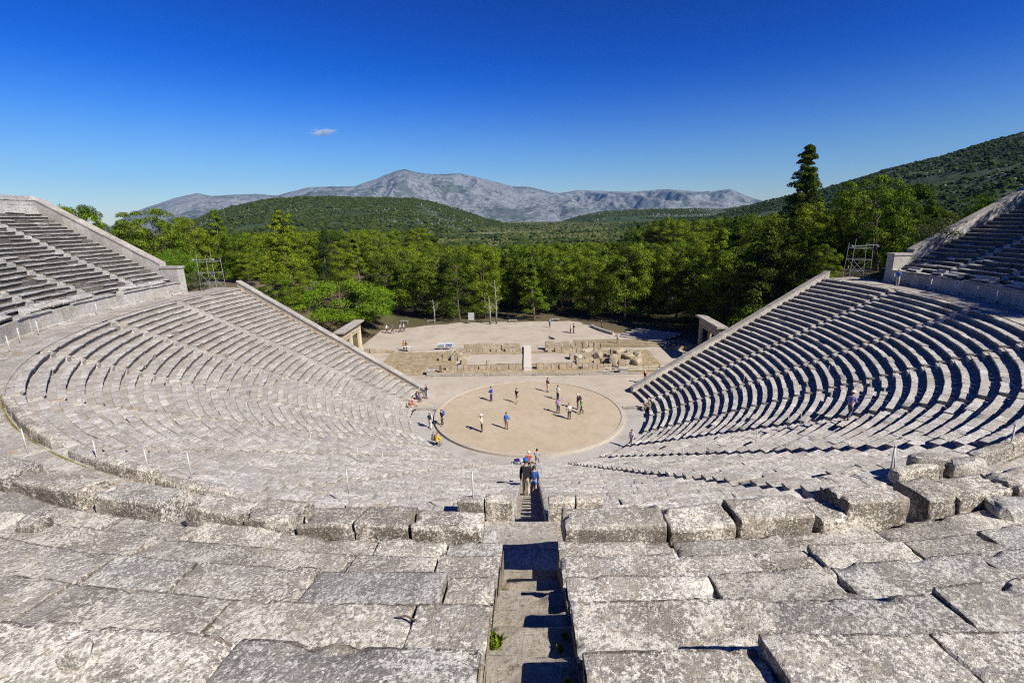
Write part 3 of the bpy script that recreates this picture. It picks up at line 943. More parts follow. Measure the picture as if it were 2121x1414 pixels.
# further along the wall top: long low slabs seen at the far sides
for side in (-1, 1):
    sn = 'left' if side < 0 else 'right'
    rng = np.random.default_rng(200 + side)
    t = thing('backed_seat_row', "broken line of backed seats on top of the %s wall above the walkway" % sn, 'stone seats', tuple(float(v) for v in ring_xy(41.3, side * 60)) + (13.8,))
    p = 21.0 if side < 0 else 19.0
    while p < 95:
        l = rng.uniform(1.2, 2.4); q = p + math.degrees(l / 41.4)
        if rng.uniform() > (.32 if side < 0 else .22):
            mb = MB(); a, b = (p, q) if side > 0 else (-q, -p); h = rng.uniform(.30, .55)
            arc_block(mb, RW + .05, 13.81, a + .1, b - .1, [(.02, .02, 1), (.0, .16, 0), (.04, .22, 0), (.36, .25, 0), (.46, h - .04, 0), (.50, h, 0), (.68, h - .01, 0), (.73, h - .05, 0), (.76, -.06, 0)], .25, .03, .04, .02, .08, 3, rng=rng)
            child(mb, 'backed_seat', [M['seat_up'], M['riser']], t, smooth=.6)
        p = q + .05
# backed seats of the last lower row
for side in (-1, 1):
    sn = 'left' if side < 0 else 'right'
    rng = np.random.default_rng(300 + side)
    t = thing('backed_seat_row', "rounded backs of the topmost lower seats along the walkway %s of the stairway" % sn, 'stone seats', tuple(float(v) for v in ring_xy(37.3, side * 20)) + (12.3,))
    p = .72
    lim = 41 if side < 0 else 40
    while p < lim:
        l = rng.uniform(1.0, 2.2) if p > 2 else .75; q = min(lim, p + math.degrees(l / 37.3))
        u = rng.uniform()
        if not (12.3 < (p + q) / 2 < 13.6 or 26.3 < (p + q) / 2 < 27.7) and (p < 2 or (p < 17 and u > .75) or (p >= 17 and u > .15)):
            mb = MB(); a, b = (p, q) if side > 0 else (-q, -p); h = rng.uniform(.30, .50) if p > 2 else .62
            if 2 < p < 17: h *= .5
            arc_block(mb, RD - .46, ZD, a + .03, b - .03, [(.0, -.04, 0), (.06, .10, 0), (.10, h - .03, 0), (.14, h, 0), (.36, h - .01, 0), (.42, h - .07, 1), (.45, .08, 1), (.46, -.06, 1)], .10, .035, .025, .012, .14, int(p), rng=rng)
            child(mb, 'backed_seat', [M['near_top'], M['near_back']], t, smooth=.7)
        p = q + .03
# mossy soil lines on the walkway, low plinth ends at the stairs
for i, (sd_, p0, p1) in enumerate(((-1, 1.0, 2.6), (1, 1.0, 2.2))):
    pass
def loose(name, label, P, size, seed, mat='near', rz=0.0, n=10, cat='stone', flat=.6):
    rng = np.random.default_rng(seed)
    bm = bmesh.new(); bmesh.ops.create_icosphere(bm, subdivisions=3, radius=1.0)
    V = np.array([v.co[:] for v in bm.verts]); F = np.array([[v.index for v in f.verts] for f in bm.faces]); bm.free()
    V = np.sign(V) * np.abs(V) ** .45
    V = V * (1 + .38 * fbm(V * 1.0 + seed * 3.1, 1.1, 2, seed)[:, None]) + .06 * np.stack([fbm(V + 9 * a, .35, 2, seed + a) for a in range(3)], -1)
    V = np.round(V * 3.2) / 3.2 * .35 + V * .65
    V = V * np.array(size) * .5
    ca, sa = math.cos(rz), math.sin(rz)
    V = V @ np.array([[ca, sa, 0], [-sa, ca, 0], [0, 0, 1]])
    V[:, 2] -= V[:, 2].min() * .85
    mb = MB(); mb.add(V, F); o = mb.build(name, M[mat], smooth=.45); o.location = tuple(float(v) for v in P)
    tag(o, label, cat); return o
def seat_top_at(px, py):
    best = None
    for j in range(7):                      # first tread that the line of sight meets, from the highest down
        z = 14.16 + .585 * j; P = pix_at(px, py, z); R = float(ring_inv(P[0], P[1])[0]) + .72
        if 41.80 + 1.17 * j - .02 <= R < 41.80 + 1.17 * (j + 1): best = P
    return best if best is not None else pix_at(px, py, 16.0)
loose('loose_stone', "small dark boulder casting a round shadow at the lower left", seat_top_at(160, 1368) - np.array([0, 0, .02]), (.24, .17, .19), 4, 'near')
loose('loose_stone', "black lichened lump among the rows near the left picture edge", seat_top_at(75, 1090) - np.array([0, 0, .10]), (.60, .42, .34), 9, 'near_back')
loose('loose_stone', "broken block lying in the shade at the right picture edge", seat_top_at(2095, 1060) - np.array([0, 0, .12]), (.9, .6, .40), 12, 'near')
loose('loose_stone', "jagged stone beside the leaning post on the walkway", pix_at(1990, 985, ZD), (1.0, .55, .55), 15, 'near')
loose('loose_stone', "pale rough boulder on the right part of the walkway", pix_at(1925, 975, ZD), (1.3, .6, .62), 16, 'near')
# weeds
def weed(name, label, P, n, h, r, mat, seed, cat='weed'):
    rng = np.random.default_rng(seed); mb = MB()
    for i in range(n):
        a = rng.uniform(0, 6.28); d = r * math.sqrt(rng.uniform()); L = h * rng.uniform(.5, 1)
        b = np.array([d * math.cos(a), d * math.sin(a), 0]); k = b + np.array([rng.normal(0, .35) * L, rng.normal(0, .35) * L, L])
        w = np.array([math.cos(a + 1.5), math.sin(a + 1.5), 0]) * L * .16
        mb.add([b - w * .5, b + w * .5, (b + k) / 2 + w + [0, 0, L * .1], k, (b + k) / 2 - w + [0, 0, L * .1]], np.zeros((0, 4), int))
        q = mb.n - 5
        mb.more([(0, 1, 2, 4)], q); mb.more([(4, 2, 3)], q)
    o = mb.build(name, M[mat]); o.location = tuple(float(v) for v in P); tag(o, label, cat); return o
PW = seat_top_at(1018, 1285) - np.array([-.02, 0, .33])
weed('weed', "green weed growing from the left side of the upper stairway", PW, 200, .12, .09, 'pine', 1)
weed('weed', "tiny green sprout at the right edge of the upper stairway", seat_top_at(1172, 1272) - np.array([0, 0, .33]), 30, .07, .04, 'pine', 2)
rw_ = np.random.default_rng(66)
for i_, (px_0, py_0, zo) in enumerate(((1046, 1175, .5), (1040, 1215, .45), (1160, 1300, .3), (1178, 1350, .4), (1012, 1330, .5))):
    weed('weed', "%s dry tuft of grass in the cracks along the upper stairway" % ORD[i_], seat_top_at(px_0, py_0) - np.array([0, 0, zo]), 60, .07, .05, 'mossy', 30 + i_)
# dead twig
P0 = seat_top_at(848, 1282)
mb = MB(); mb.tube([P0 + [-.14, .02, .02], P0 + [-.04, 0, .05], P0 + [.10, -.05, .03]], .012, 5)
mb.v = [v - P0 for v in mb.v]
o = mb.build('twig', M['bark']); o.location = tuple(float(v) for v in P0); tag(o, "short dead twig lying on the mossy ledge left of the stairway", 'twig')

# moss lines along the foot strips near the camera: stuff
def moss():
    rng = np.random.default_rng(77); mb = MB()
    def tuft(P, h):
        for _ in range(3):
            a = rng.uniform(0, 6.28); w = np.array([math.cos(a), math.sin(a), 0]) * h * .45
            k = P + np.array([rng.normal(0, .4) * h, rng.normal(0, .4) * h, h])
            b = mb.n; mb.add([P - w, P + w, k], np.zeros((0, 4), int)); mb.more([(0, 1, 2)], b)
    for (p0, p1, R, z, n) in ((-36, -14, 41.74, 13.80, 5000), (-44, -22, 37.83, ZD, 4000), (14, 27, 41.74, 13.80, 1500), (24, 40, 37.85, ZD, 1500)):
        cl = rng.uniform(p0, p1, 40)
        for i in range(n):
            p = float(np.clip(rng.choice(cl) + rng.normal(0, .5), p0, p1)); r = R + abs(rng.normal(0, .035))
            x, y = ring_xy(r, p); tuft(np.array([float(x), float(y), z]), rng.uniform(.008, .026))
    o = mb.build('moss', M['mossy']); tag(o, "thin yellow green moss and grass along the joints of the near stones", None, None, 'stuff')
moss()

# ------------------------------------------------------------------ rope posts
def post(px, pyb, h, kind, zf, label, group, lean=0.0, rad=.022):
    P = pix_at(px, pyb, zf) if isinstance(zf, float) else zf(px, pyb)
    t = thing('rope_post', label, 'post', tuple(float(v) for v in P), group)
    mb = MB(); mb.tube([(0, 0, -.05), (lean * h * .5, 0, h * .5), (lean * h, 0, h)], rad, 8); child(mb, 'pole', M['steel'], t, world_coords=False, smooth=True)
    mb = MB(); mb.tube([(lean * h, 0, h + .001), (lean * h, 0, h + .035)], rad * 1.35, 8); child(mb, 'cap', M['steel'], t, world_coords=False, smooth=True)
    if kind:
        mb = MB(); mb.tube([(0, 0, .0), (0, 0, .02)], .09, 10); child(mb, 'foot_plate', M['steel'], t, world_coords=False)
    return t
M['steel'] = P_((.52, .51, .48), .5, .1)
M['steel_d'] = P_((.25, .25, .25), .5, .2)
G1 = 'posts along the near left of the walkway'
for px, pyb, h in ((5, 878, 1.0), (59, 941, 1.0), (205, 964, .95), (310, 984, .95), (398, 992, .95)):
    post(px, pyb, h, True, ZD, "grey rope post standing on the walkway at the left", G1)
post(1843, 985, .98, True, ZD, "dark upright post beside a leaning one on the right walkway", None, rad=.028)
post(1853, 983, .92, False, ZD, "thin post leaning against the dark post on the right walkway", None, lean=-.16)
post(2089, 938, 1.0, True, ZD, "dark post alone near the right edge of the walkway", None, rad=.028)
for px, pyb in ((1850, 588), (1891, 594), (1926, 602), (2020, 620), (2060, 632), (2095, 642)):
    post(px, pyb, 1.15, True, ZD, "white post in the row before the far right wall", 'posts before the far right wall', rad=.035)
for px, pyb in ((22, 731), (44, 712), (82, 696), (203, 653)):
    post(px, pyb, 1.15, True, ZD, "pale post in the row before the far left wall", 'posts before the far left wall', rad=.035)
for px, pyb in ((514, 860), (550, 890), (573, 902), (646, 930), (743, 961), (795, 970), (1062, 991), (1122, 989), (1281, 978), (1413, 960), (1458, 958), (1565, 920), (1630, 892), (1657, 881), (1714, 782), (1392, 812), (1430, 800), (1540, 795), (1483, 845)):
    post(px, pyb, 1.0, False, lambda a, b: seat_pt(a, b, .1), "thin grey post set among the rows of the lower tier", 'thin posts among the lower rows', rad=.02)
post(981, 1049, 1.05, False, ZD + .3, "thin post left of the central stairway behind the backed seats", None, rad=.02)
post(722, 1018, .7, False, ZD + .2, "short post beside a fallen dark slab left of the centre", None, rad=.02)
# ------------------------------------------------------------------ gates
def gate(side):
    sn = 'left' if side < 0 else 'right'
    t = thing('stone_gate', "%s stone gateway with two openings and a flat cornice" % ('yellow left' if side < 0 else 'shaded right'), 'gateway', (side * 26.2, 20, 0), 'gateways beside the stage')
    X0 = side * 26.25
    def pil(y, w, name='pillar'):
        mb = MB()
        mb.box((X0, y, .14), (.56, w + .12, .28))
        mb.box((X0, y, 2.13), (.36, w, 3.70))
        mb.box((X0, y, 4.05), (.50, w + .10, .14))
        for k in (-1, 1):
            if w > .6 or k > 0: mb.tube([(X0 - side * .17, y + k * (w * .5 - .13) * (w > .6), .28), (X0 - side * .17, y + k * (w * .5 - .13) * (w > .6), 3.98)], [.13, .11], 12)
        child(mb, name, M['poros'], t)
    pil(23.65, .72); pil(20.05, .42); pil(16.40, .72)
    for y0, y1 in ((20.28, 23.27), (16.78, 19.82)):
        mb = MB(); mb.box((X0, (y0 + y1) / 2, 3.86), (.26, y1 - y0, .24))
        for yy in (y0 + .05, y1 - .05): mb.box((X0, yy, 1.87), (.22, .09, 3.73))
        child(mb, 'door_frame', M['poros'], t)
    mb = MB(); mb.box((X0, 20.05, 4.31), (.48, 8.0, .36)); mb.box((X0, 20.05, 4.54), (.58, 8.14, .10)); child(mb, 'architrave', M['poros'], t)
    mb = MB(); mb.box((X0, 20.05, 4.80), (.46, 7.9, .40)); child(mb, 'frieze', M['poros'], t)
    mb = MB(); mb.box((X0, 20.05, 5.08), (1.0, 8.3, .14)); mb.box((X0, 20.05, 5.26), (1.55, 8.7, .20)); mb.box((X0, 20.05, 5.40), (1.35, 8.5, .09))
    child(mb, 'cornice', M['coping'], t)
gate(-1); gate(1)
# ramp of each gate: low wall running back
for side in (-1, 1):
    t = thing('parodos_wall', "low wall of blocks between the %s gateway and the stage" % ('left' if side < 0 else 'right'), 'wall', (side * 24.2, 24.3, 0))
    mb = MB(); rng = np.random.default_rng(3 + side)
    for k in range(5):
        mb.box((side * (25.4 - k * .95), 24.35 + rng.normal(0, .05), .38 - .05 * k), (.9, .55, .76 - .1 * k + rng.normal(0, .05)), rz=rng.normal(0, .05))
    child(mb, 'wall_blocks', M['ruin'], t)

# ------------------------------------------------------------------ foundations of the stage building
def rock_box(mb, c, d, rz=0.0, seed=0, amp=.05, n=4, mi=0):
    """a worn squared stone"""
    g = np.linspace(-1, 1, n + 1); V = []; F = []
    for ax_ in range(3):
        for s_ in (-1, 1):
            b0 = len(V)
            for i in range(n + 1):
                for j in range(n + 1):
                    p = [0, 0, 0]; p[ax_] = s_; p[(ax_+1) % 3] = g[i]; p[(ax_+2) % 3] = g[j]; V.append(p)
            for i in range(n):
                for j in range(n):
                    q = (b0 + i*(n+1)+j, b0 + (i+1)*(n+1)+j, b0 + (i+1)*(n+1)+j+1, b0 + i*(n+1)+j+1)
                    F.append(q if s_ > 0 else q[::-1])
    V = np.array(V, float)
    r = np.linalg.norm(V, axis=1, keepdims=True)
    V = V * (1 - .07 * (r - 1) ** 2)
    V = V * np.array(d) * .5
    ca, sa = math.cos(rz), math.sin(rz)
    V = V @ np.array([[ca, sa, 0], [-sa, ca, 0], [0, 0, 1]]) + np.array(c)
    for a in range(3): V[:, a] += amp * fbm(V + 13.3 * a + seed, .5, 2, seed + a)
    mb.add(V, F, mi)
def wall_run(label, x0, x1, y, z, w, h, dep, seed, gap=.04, miss=.1, jit=.06, dy=0.0, name='ruined_wall', mat='ruin', hv=.12):
    rng = np.random.default_rng(seed)
    t = thing(name, label, 'ruin', ((x0 + x1) / 2, y, z))
    x = x0
    while x < x1 - .2:
        l = w * rng.uniform(.65, 1.3); l = min(l, x1 - x)
        if rng.uniform() > miss:
            hh = h * rng.uniform(1 - hv, 1 + hv)
            mb = MB(); rock_box(mb, (x + l / 2, y + dy * (x - x0) + rng.normal(0, jit), z + hh / 2 - .05), (l - gap, dep * rng.uniform(.85, 1.1), hh + .1), rng.normal(0, .03), int(x * 10) + seed, .05)
            child(mb, 'stone_block', M[mat], t)
        x += l
    return t
wall_run("front row of ochre blocks left of the white ramp", -13.2, -.85, 15.1, .0, .85, .62, .6, 5, miss=.18)
wall_run("front row of squared ochre blocks right of the white ramp", 1.1, 6.4, 15.0, .0, .95, .85, .7, 6, miss=.02)
wall_run("front row of ochre blocks before the boulders on the right", 7.4, 13.6, 14.9, .0, .8, .70, .7, 7, miss=.15)
wall_run("back row of large upright slabs left of the white ramp", -10.2, -1.2, 25.1, .0, 1.15, 1.05, .5, 8, miss=.06, gap=.10)
wall_run("low foundation course below the upright slabs on the left", -11.4, -.9, 24.3, .0, .7, .42, .6, 9, miss=.12)
wall_run("back row of large blocks right of the white ramp", 2.6, 11.6, 24.9, .0, 1.15, 1.15, .8, 10, miss=.10, gap=.12, hv=.3)
wall_run("rough middle course behind the right hand ramp side", 3.0, 11.9, 23.7, .0, .8, .65, .8, 11, miss=.15, hv=.3)
wall_run("broken cross wall on the left of the stage ruins", -13.2, -9.4, 19.6, .0, .7, .75, 1.0, 12, miss=.1, hv=.4, jit=.3)
wall_run("broken cross wall further left among dry grass", -12.6, -8.8, 22.0, .0, .8, .65, 1.0, 13, miss=.15, hv=.4, jit=.3)
wall_run("tumbled wall behind the right boulders", 6.0, 15.5, 20.5, .0, .95, .8, 1.0, 14, miss=.2, hv=.5, jit=.4)
wall_run("second tumbled wall among the right boulders", 6.8, 16.0, 17.8, .0, 1.1, .8, 1.1, 15, miss=.2, hv=.5, jit=.4)
wall_run("line of small stones inside the right foundations", 3.2, 6.6, 16.6, .0, .4, .3, .35, 16, miss=.2, hv=.4, jit=.1)
rng = np.random.default_rng(808)
BL = ["dark shaded hollow boulder", "tall ochre boulder", "flat ochre slab", "rounded pale boulder", "leaning orange slab", "cubic ochre stone", "squat mossy boulder", "long fallen block", "pointed grey stone", "split boulder", "small ochre block", "angular brown stone"]
spots = [(11.9, 16.6, 1.5, 1.1, 1.5), (12.6, 18.4, 1.2, 1.0, 1.9), (14.6, 19.6, 1.8, 1.4, .7), (15.2, 17.0, 2.0, 1.2, .8), (8.9, 21.9, 1.9, .7, .9), (7.2, 18.9, 1.0, .9, .9), (14.0, 22.6, 1.6, 1.1, .9), (16.4, 21.5, 2.2, .9, .6), (-9.2, 16.9, .9, .8, .9), (-10.6, 21.0, 1.4, 1.0, .9), (-5.6, 15.9, .8, .7, 1.1), (10.2, 19.3, 1.3, .9, 1.2)]
for i, (x, y, a, b, c) in enumerate(spots):
    loose('boulder', "%s among the ruins %s of the ramp" % (BL[i], 'left' if x < 0 else 'right'), (x, y, 0), (a, b, c), 100 + i, 'ruin', rz=rng.uniform(0, 3), cat='boulder')
rr_ = np.random.default_rng(515); mb = MB()
for i in range(520):
    if rr_.uniform() < .6: x, y = rr_.uniform(6, 16.5), rr_.uniform(14.2, 24.5)
    else: x, y = rr_.choice([-1, 1]) * abs(rr_.normal(9, 2.6)), rr_.uniform(14.2, 24.8)
    q_ = rr_.uniform(.07, .26); mb.box((x, y, q_ * .3), (q_ * rr_.uniform(.8, 1.6), q_, q_ * .8), rz=rr_.uniform(0, 3), taper=rr_.uniform(.5, .9), tilt=rr_.uniform(-.3, .3))
o = mb.build('rubble_scatter', M['ruin']); tag(o, "small rubble strewn among the foundations of the stage building", None, None, 'stuff')
# white boarded ramp
t = thing('ramp', "white boarded ramp crossing the ruins on the centre line", 'ramp', (-.12, 20.4, 0))
mb = MB()
for k in range(22):
    y = 14.6 + k * .54
    mb.box((-.12, y + .26, .36 + .004 * (k % 3)), (1.10, .525, .05))
child(mb, 'deck', M['board'] if 'board' in M else P_((.58, .53, .45)), t)
mb = MB()
for sx in (-.60, .36): mb.box((sx, 20.4, .27), (.08, 11.6, .12))
for y in (14.8, 18.5, 22.2, 26.0):
    for sx in (-.60, .36): mb.box((sx, y, .11), (.09, .09, .22))
child(mb, 'frame', P_((.45, .42, .38)), t)
mb = MB(); mb.box((-.12, 14.35, .16), (1.10, .4, .32), taper=.96); child(mb, 'lower_end', P_((.58, .53, .45)), t)
# kerb and rope fence before the ruins
t = thing('stage_kerb', "thin pale kerb running along the front of the ruins", 'kerb', (0, 12.3, 0))
mb = MB(); rng = np.random.default_rng(4)
x = -13.6
while x < 14.5:
    l = rng.uniform(1.2, 2.2); mb.box((x + l / 2, 12.35 + rng.normal(0, .01), .09), (l - .02, .34, .20)); x += l
child(mb, 'kerb_stones', M['coping'], t)
def rope_fence(label, pts, h, rails=(0.95,), name='rope_fence', mat='steel', sag=.08, rad=.025, rr=.012):
    t = thing(name, label, 'fence', (pts[0][0], pts[0][1], 0))
    for (x, y) in pts:
        z = float(ground_z(x, y)); mb = MB(); mb.tube([(x, y, max(z, 0) - .05), (x, y, max(z, 0) + h)], rad, 6); child(mb, 'post', M[mat], t)
    for r in rails:
        mb = MB()
        for (a, b) in zip(pts[:-1], pts[1:]):
            za, zb = max(0, float(ground_z(*a))), max(0, float(ground_z(*b)))
            q = [np.array([a[0] + (b[0] - a[0]) * u, a[1] + (b[1] - a[1]) * u, za + (zb - za) * u + h * r - sag * 4 * u * (1 - u)]) for u in (0, .25, .5, .75, 1)]
            mb.tube(q, rr, 5)
        child(mb, 'rope', M['pale'], t)
M['pale'] = P_((.62, .60, .56), .8)
M['woodr'] = P_((.42, .36, .28), .8)
rope_fence("low rope fence in front of the stage ruins", [(x, 11.75) for x in (-12.5, -8.6, -5.3, -2.2, 1.0, 4.1, 7.2, 11.0)], .75)
rope_fence("thin rope fence between the plaza and the left ruins", [(-24.0, 24.9), (-21.0, 25.0), (-18.0, 25.1), (-15.0, 25.4), (-12.0, 26.2), (-9.0, 26.9), (-5.5, 27.2), (-2.0, 27.3)], .95, (.95, .5))
rope_fence("thin rope fence between the plaza and the right ruins", [(1.8, 27.3), (5.0, 27.2), (8.0, 27.0), (11.0, 26.9), (14.6, 26.6), (18.0, 26.0), (21.5, 25.2), (24.6, 24.6)], .95, (.95, .5))
rope_fence("white wooden rails before the boulders on the right", [(9.8, 12.7), (13.0, 13.0), (16.0, 13.2), (18.4, 13.4)], .8, (.95, .55), 'rail_fence', 'woodr', 0, .04, .035)
rope_fence("white handrail in the shade near the right gateway", [(19.5, 27.8), (22.5, 27.0), (25.0, 26.3)], .7, (.97,), 'handrail', 'pale', 0, .035, .03)
# small furniture of the site
def stump(x, y, label):
    t = thing('wooden_post', label, 'post', (x, y, 0)); mb = MB(); mb.box((x, y, .52), (.34, .30, 1.08), rz=.2, taper=.9); child(mb, 'trunk', M['bark'], t)
    mb = MB(); mb.box((x, y, 1.075), (.30, .26, .05), rz=.2); child(mb, 'top', P_((.30, .22, .15)), t)
stump(-12.0, 13.9, "thick brown wooden post at the left end of the kerb"); stump(11.4, 13.6, "thick brown wooden post at the right end of the kerb")
def cabinet(x, y, label, rz):
    t = thing('stone_box', label, 'box', (x, y, 0)); mb = MB(); mb.box((x, y, .30), (1.0, .62, .60), rz=rz, taper=.96); child(mb, 'body', M['wall'], t)
    mb = MB(); mb.box((x, y, .66), (1.16, .76, .12), rz=rz); child(mb, 'lid', M['wall'], t)
cabinet(-13.2, 13.0, "pale stone box left of the kerb", .1); cabinet(12.6, 12.9, "pale stone box with a lid right of the kerb", -.1)
# information boards: pale teal picture band, grey text bands
t = thing('info_board', "pair of sloping information boards behind the left ruins", 'sign', (-13.3, 25.7, 0))
for i, (x, cols) in enumerate(((-13.9, ((.10, .17, .17), (.20, .26, .26), (.42, .42, .40))), (-12.6, ((.12, .20, .21), (.02, .03, .20), (.42, .42, .40))))):
    mb = MB(); mb.box((x, 25.7, .85), (1.10, .05, .80), tilt=-.45)
    child(mb, 'panel', P_((.55, .57, .56)), t)
    mb = MB()
    for r, cc in enumerate(cols):
        mb.box((x, 25.66 + .115 * (r - 1) * 1.15, .86 + .22 * (r - 1)), (1.0, .02, .20), tilt=-.45, mi=r)
    child(mb, 'printed_sheet', [P_(c) for c in cols], t)
    mb = MB()
    for sx in (-.5, .5): mb.tube([(x + sx, 25.75, 0), (x + sx, 25.75, .75)], .03, 6)
    child(mb, 'legs', M['steel_d'], t)
t = thing('info_board', "white upright information board under the trees", 'sign', (-11.2, 45.2, 0))
mb = MB(); mb.box((-11.2, 45.2, 1.5), (1.2, .06, 1.5)); child(mb, 'panel', P_((.36, .38, .37)), t)
mb = MB(); [mb.tube([(-11.2 + s_, 45.26, 0), (-11.2 + s_, 45.26, 1.4)], .04, 6) for s_ in (-.5, .5)]; child(mb, 'legs', M['steel_d'], t)
t = thing('sloping_table', "small white reading desk beside the couple on the plaza", 'desk', (-19.2, 24.4, 0))
mb = MB(); mb.box((-19.0, 24.35, .95), (1.5, .35, .10), tilt=-.3); child(mb, 'top', P_((.66, .65, .62)), t)
mb = MB(); [mb.tube([(-19.0 + s_, 24.4, 0), (-19.0 + s_, 24.4, .93)], .03, 6) for s_ in (-.6, .6)]; child(mb, 'legs', M['steel_d'], t)
# benches under the trees
def bench(x, y, label, rz=0.0, mat=None):
    t = thing('park_bench', label, 'bench', (x, y, float(ground_z(x, y))), None, rz)
    mb = MB(); mb.box((0, 0, .46), (1.7, .45, .07)); child(mb, 'seat', mat or P_((.34, .32, .28)), t, world_coords=False)
    for s_ in (-.65, .65):
        mb = MB(); mb.box((s_, 0, .21), (.12, .4, .42)); child(mb, 'leg', mat or P_((.3, .28, .25)), t, world_coords=False)
bench(-3.0, 46.2, "pale bench right of the bare double trunk", 0.05)
bench(-25.0, 46.9, "long pale bench at the left edge of the trees", -.05)
bench(-19.5, 46.8, "pale bench in the shade beside the leaning trunk", .0)
bench(5.5, 46.8, "bench half hidden in the shade behind the square", .1)
# tiers of low steps on the right of the plaza
t = thing('low_tiers', "low pale concrete steps in the shade right of the square", 'steps', (19.5, 31.5, 0))
for k in range(5):
    mb = MB(); x0, y0 = 15.3 + .95 * k, 33.6 + .45 * k
    pts = [(x0 + u * 6.5 , y0 - u * 5.2 + .9 * u * u) for u in np.linspace(0, 1, 9)]
    for (a, b) in zip(pts[:-1], pts[1:]):
        c = ((a[0] + b[0]) / 2, (a[1] + b[1]) / 2, .12 + .18 * k - .3); L = math.dist(a, b)
        mb.box((c[0], c[1], .06 + .16 * k), (L + .0, .62, .30 + .02 * k), rz=math.atan2(b[1] - a[1], b[0] - a[0]))
    child(mb, 'step', M['wall'], t)
t = thing('curved_wall', "low curved wall edging the shaded trees right of the plaza", 'wall', (12.5, 36.5, 0))
mb = MB(); pts = [(11.6 + .35 * (u - .5) ** 2 * 4 + u * 3.0, 41.0 - 6.6 * u) for u in np.linspace(0, 1, 12)]
for (a, b) in zip(pts[:-1], pts[1:]):
    mb.box(((a[0] + b[0]) / 2, (a[1] + b[1]) / 2, .22), (math.dist(a, b), .4, .5), rz=math.atan2(b[1] - a[1], b[0] - a[0]))
child(mb, 'wall_course', M['wall'], t)
# ticket hut in the shade on the right
hz = float(ground_z(30.5, 52))
t = thing('hut', "dark wooden hut under the pines on the right", 'hut', (30.5, 52.2, hz))
mb = MB(); mb.box((30.5, 52.2, hz + 1.4), (3.4, 2.6, 2.8)); child(mb, 'wall', P_((.05, .06, .045)), t)
mb = MB(); mb.box((30.5, 52.2, hz + 2.92), (4.0, 3.2, .16)); child(mb, 'roof', P_((.36, .36, .35)), t)
mb = MB(); mb.box((29.9, 50.88, hz + 1.0), (.9, .05, 2.0)); child(mb, 'door', P_((.10, .09, .07)), t)
mb = MB(); mb.box((31.3, 50.88, hz + 1.5), (.9, .05, .8)); child(mb, 'window', P_((.02, .03, .035), .2), t)
# dog
def dog(P, rz):
    t = thing('dog', "dark dog lying on the plaza left of the shadow", 'dog', tuple(P), None, rz)
    me = bpy.data.meshes.new('d'); 
    vs = [(0, 0, .16), (.28, 0, .18), (.45, 0, .26), (.56, 0, .36), (.70, 0, .33), (.80, 0, .29), (-.28, 0, .15), (-.45, .05, .10), (-.72, .12, .04),
          (.30, .13, .08), (.50, .15, .03), (.62, .15, .03), (.30, -.13, .08), (.50, -.15, .03), (.62, -.15, .03), (-.25, .16, .10), (-.05, .24, .04), (.08, .25, .03), (-.25, -.16, .10), (-.05, -.24, .04), (.08, -.25, .03), (.58, .06, .45), (.58, -.06, .45)]
    ed = [(0,1),(1,2),(2,3),(3,4),(4,5),(0,6),(6,7),(7,8),(1,9),(9,10),(10,11),(1,12),(12,13),(13,14),(6,15),(15,16),(16,17),(6,18),(18,19),(19,20),(3,21),(3,22)]
    rd = [.15,.15,.11,.09,.055,.035,.14,.06,.02,.07,.035,.03,.07,.035,.03,.08,.04,.03,.08,.04,.03,.02,.02]
    skin_child('body', vs, ed, rd, P_((.05, .04, .035)), t)
def skin_mesh(vs, ed, rd, sub=1):
    me = bpy.data.meshes.new('tmp'); me.from_pydata([tuple(v) for v in vs], ed, [])
    o = bpy.data.objects.new('tmp', me); scene.collection.objects.link(o)
    o.modifiers.new('s', 'SKIN')
    sv = me.skin_vertices[0].data if me.skin_vertices else None
    if sv is None:
        bm = bmesh.new(); bm.from_mesh(me); bm.verts.layers.skin.verify(); bm.to_mesh(me); bm.free(); sv = me.skin_vertices[0].data
    for i, r in enumerate(rd):
        sv[i].radius = (r, r) if np.isscalar(r) else r
        sv[i].use_root = (i == 0)
    ms = o.modifiers.new('b', 'SUBSURF'); ms.levels = sub; ms.render_levels = sub
    dg = bpy.context.evaluated_depsgraph_get()
    ev = o.evaluated_get(dg); m2 = bpy.data.meshes.new_from_object(ev)
    V = np.array([v.co[:] for v in m2.vertices]); F = [tuple(p.vertices) for p in m2.polygons]
    bpy.data.objects.remove(o); bpy.data.meshes.remove(me); bpy.data.meshes.remove(m2)
    return V, F
def skin_add(mb, vs, ed, rd, sub=1, mi=0):
    V, F = skin_mesh(vs, ed, rd, sub)
    b = mb.n; mb.add(V, np.zeros((0, 4), int))
    q4 = [f for f in F if len(f) == 4]; q3 = [f for f in F if len(f) == 3]
    if q4: mb.more(q4, b, mi)
    if q3: mb.more(q3, b, mi)
def skin_child(name, vs, ed, rd, mat, parent, sub=1, smooth=True):
    mb = MB(); skin_add(mb, vs, ed, rd, sub); o = mb.build(name, mat, smooth=smooth); o.parent = parent; return o
dog((4.14, 31.9, .01), 2.6)

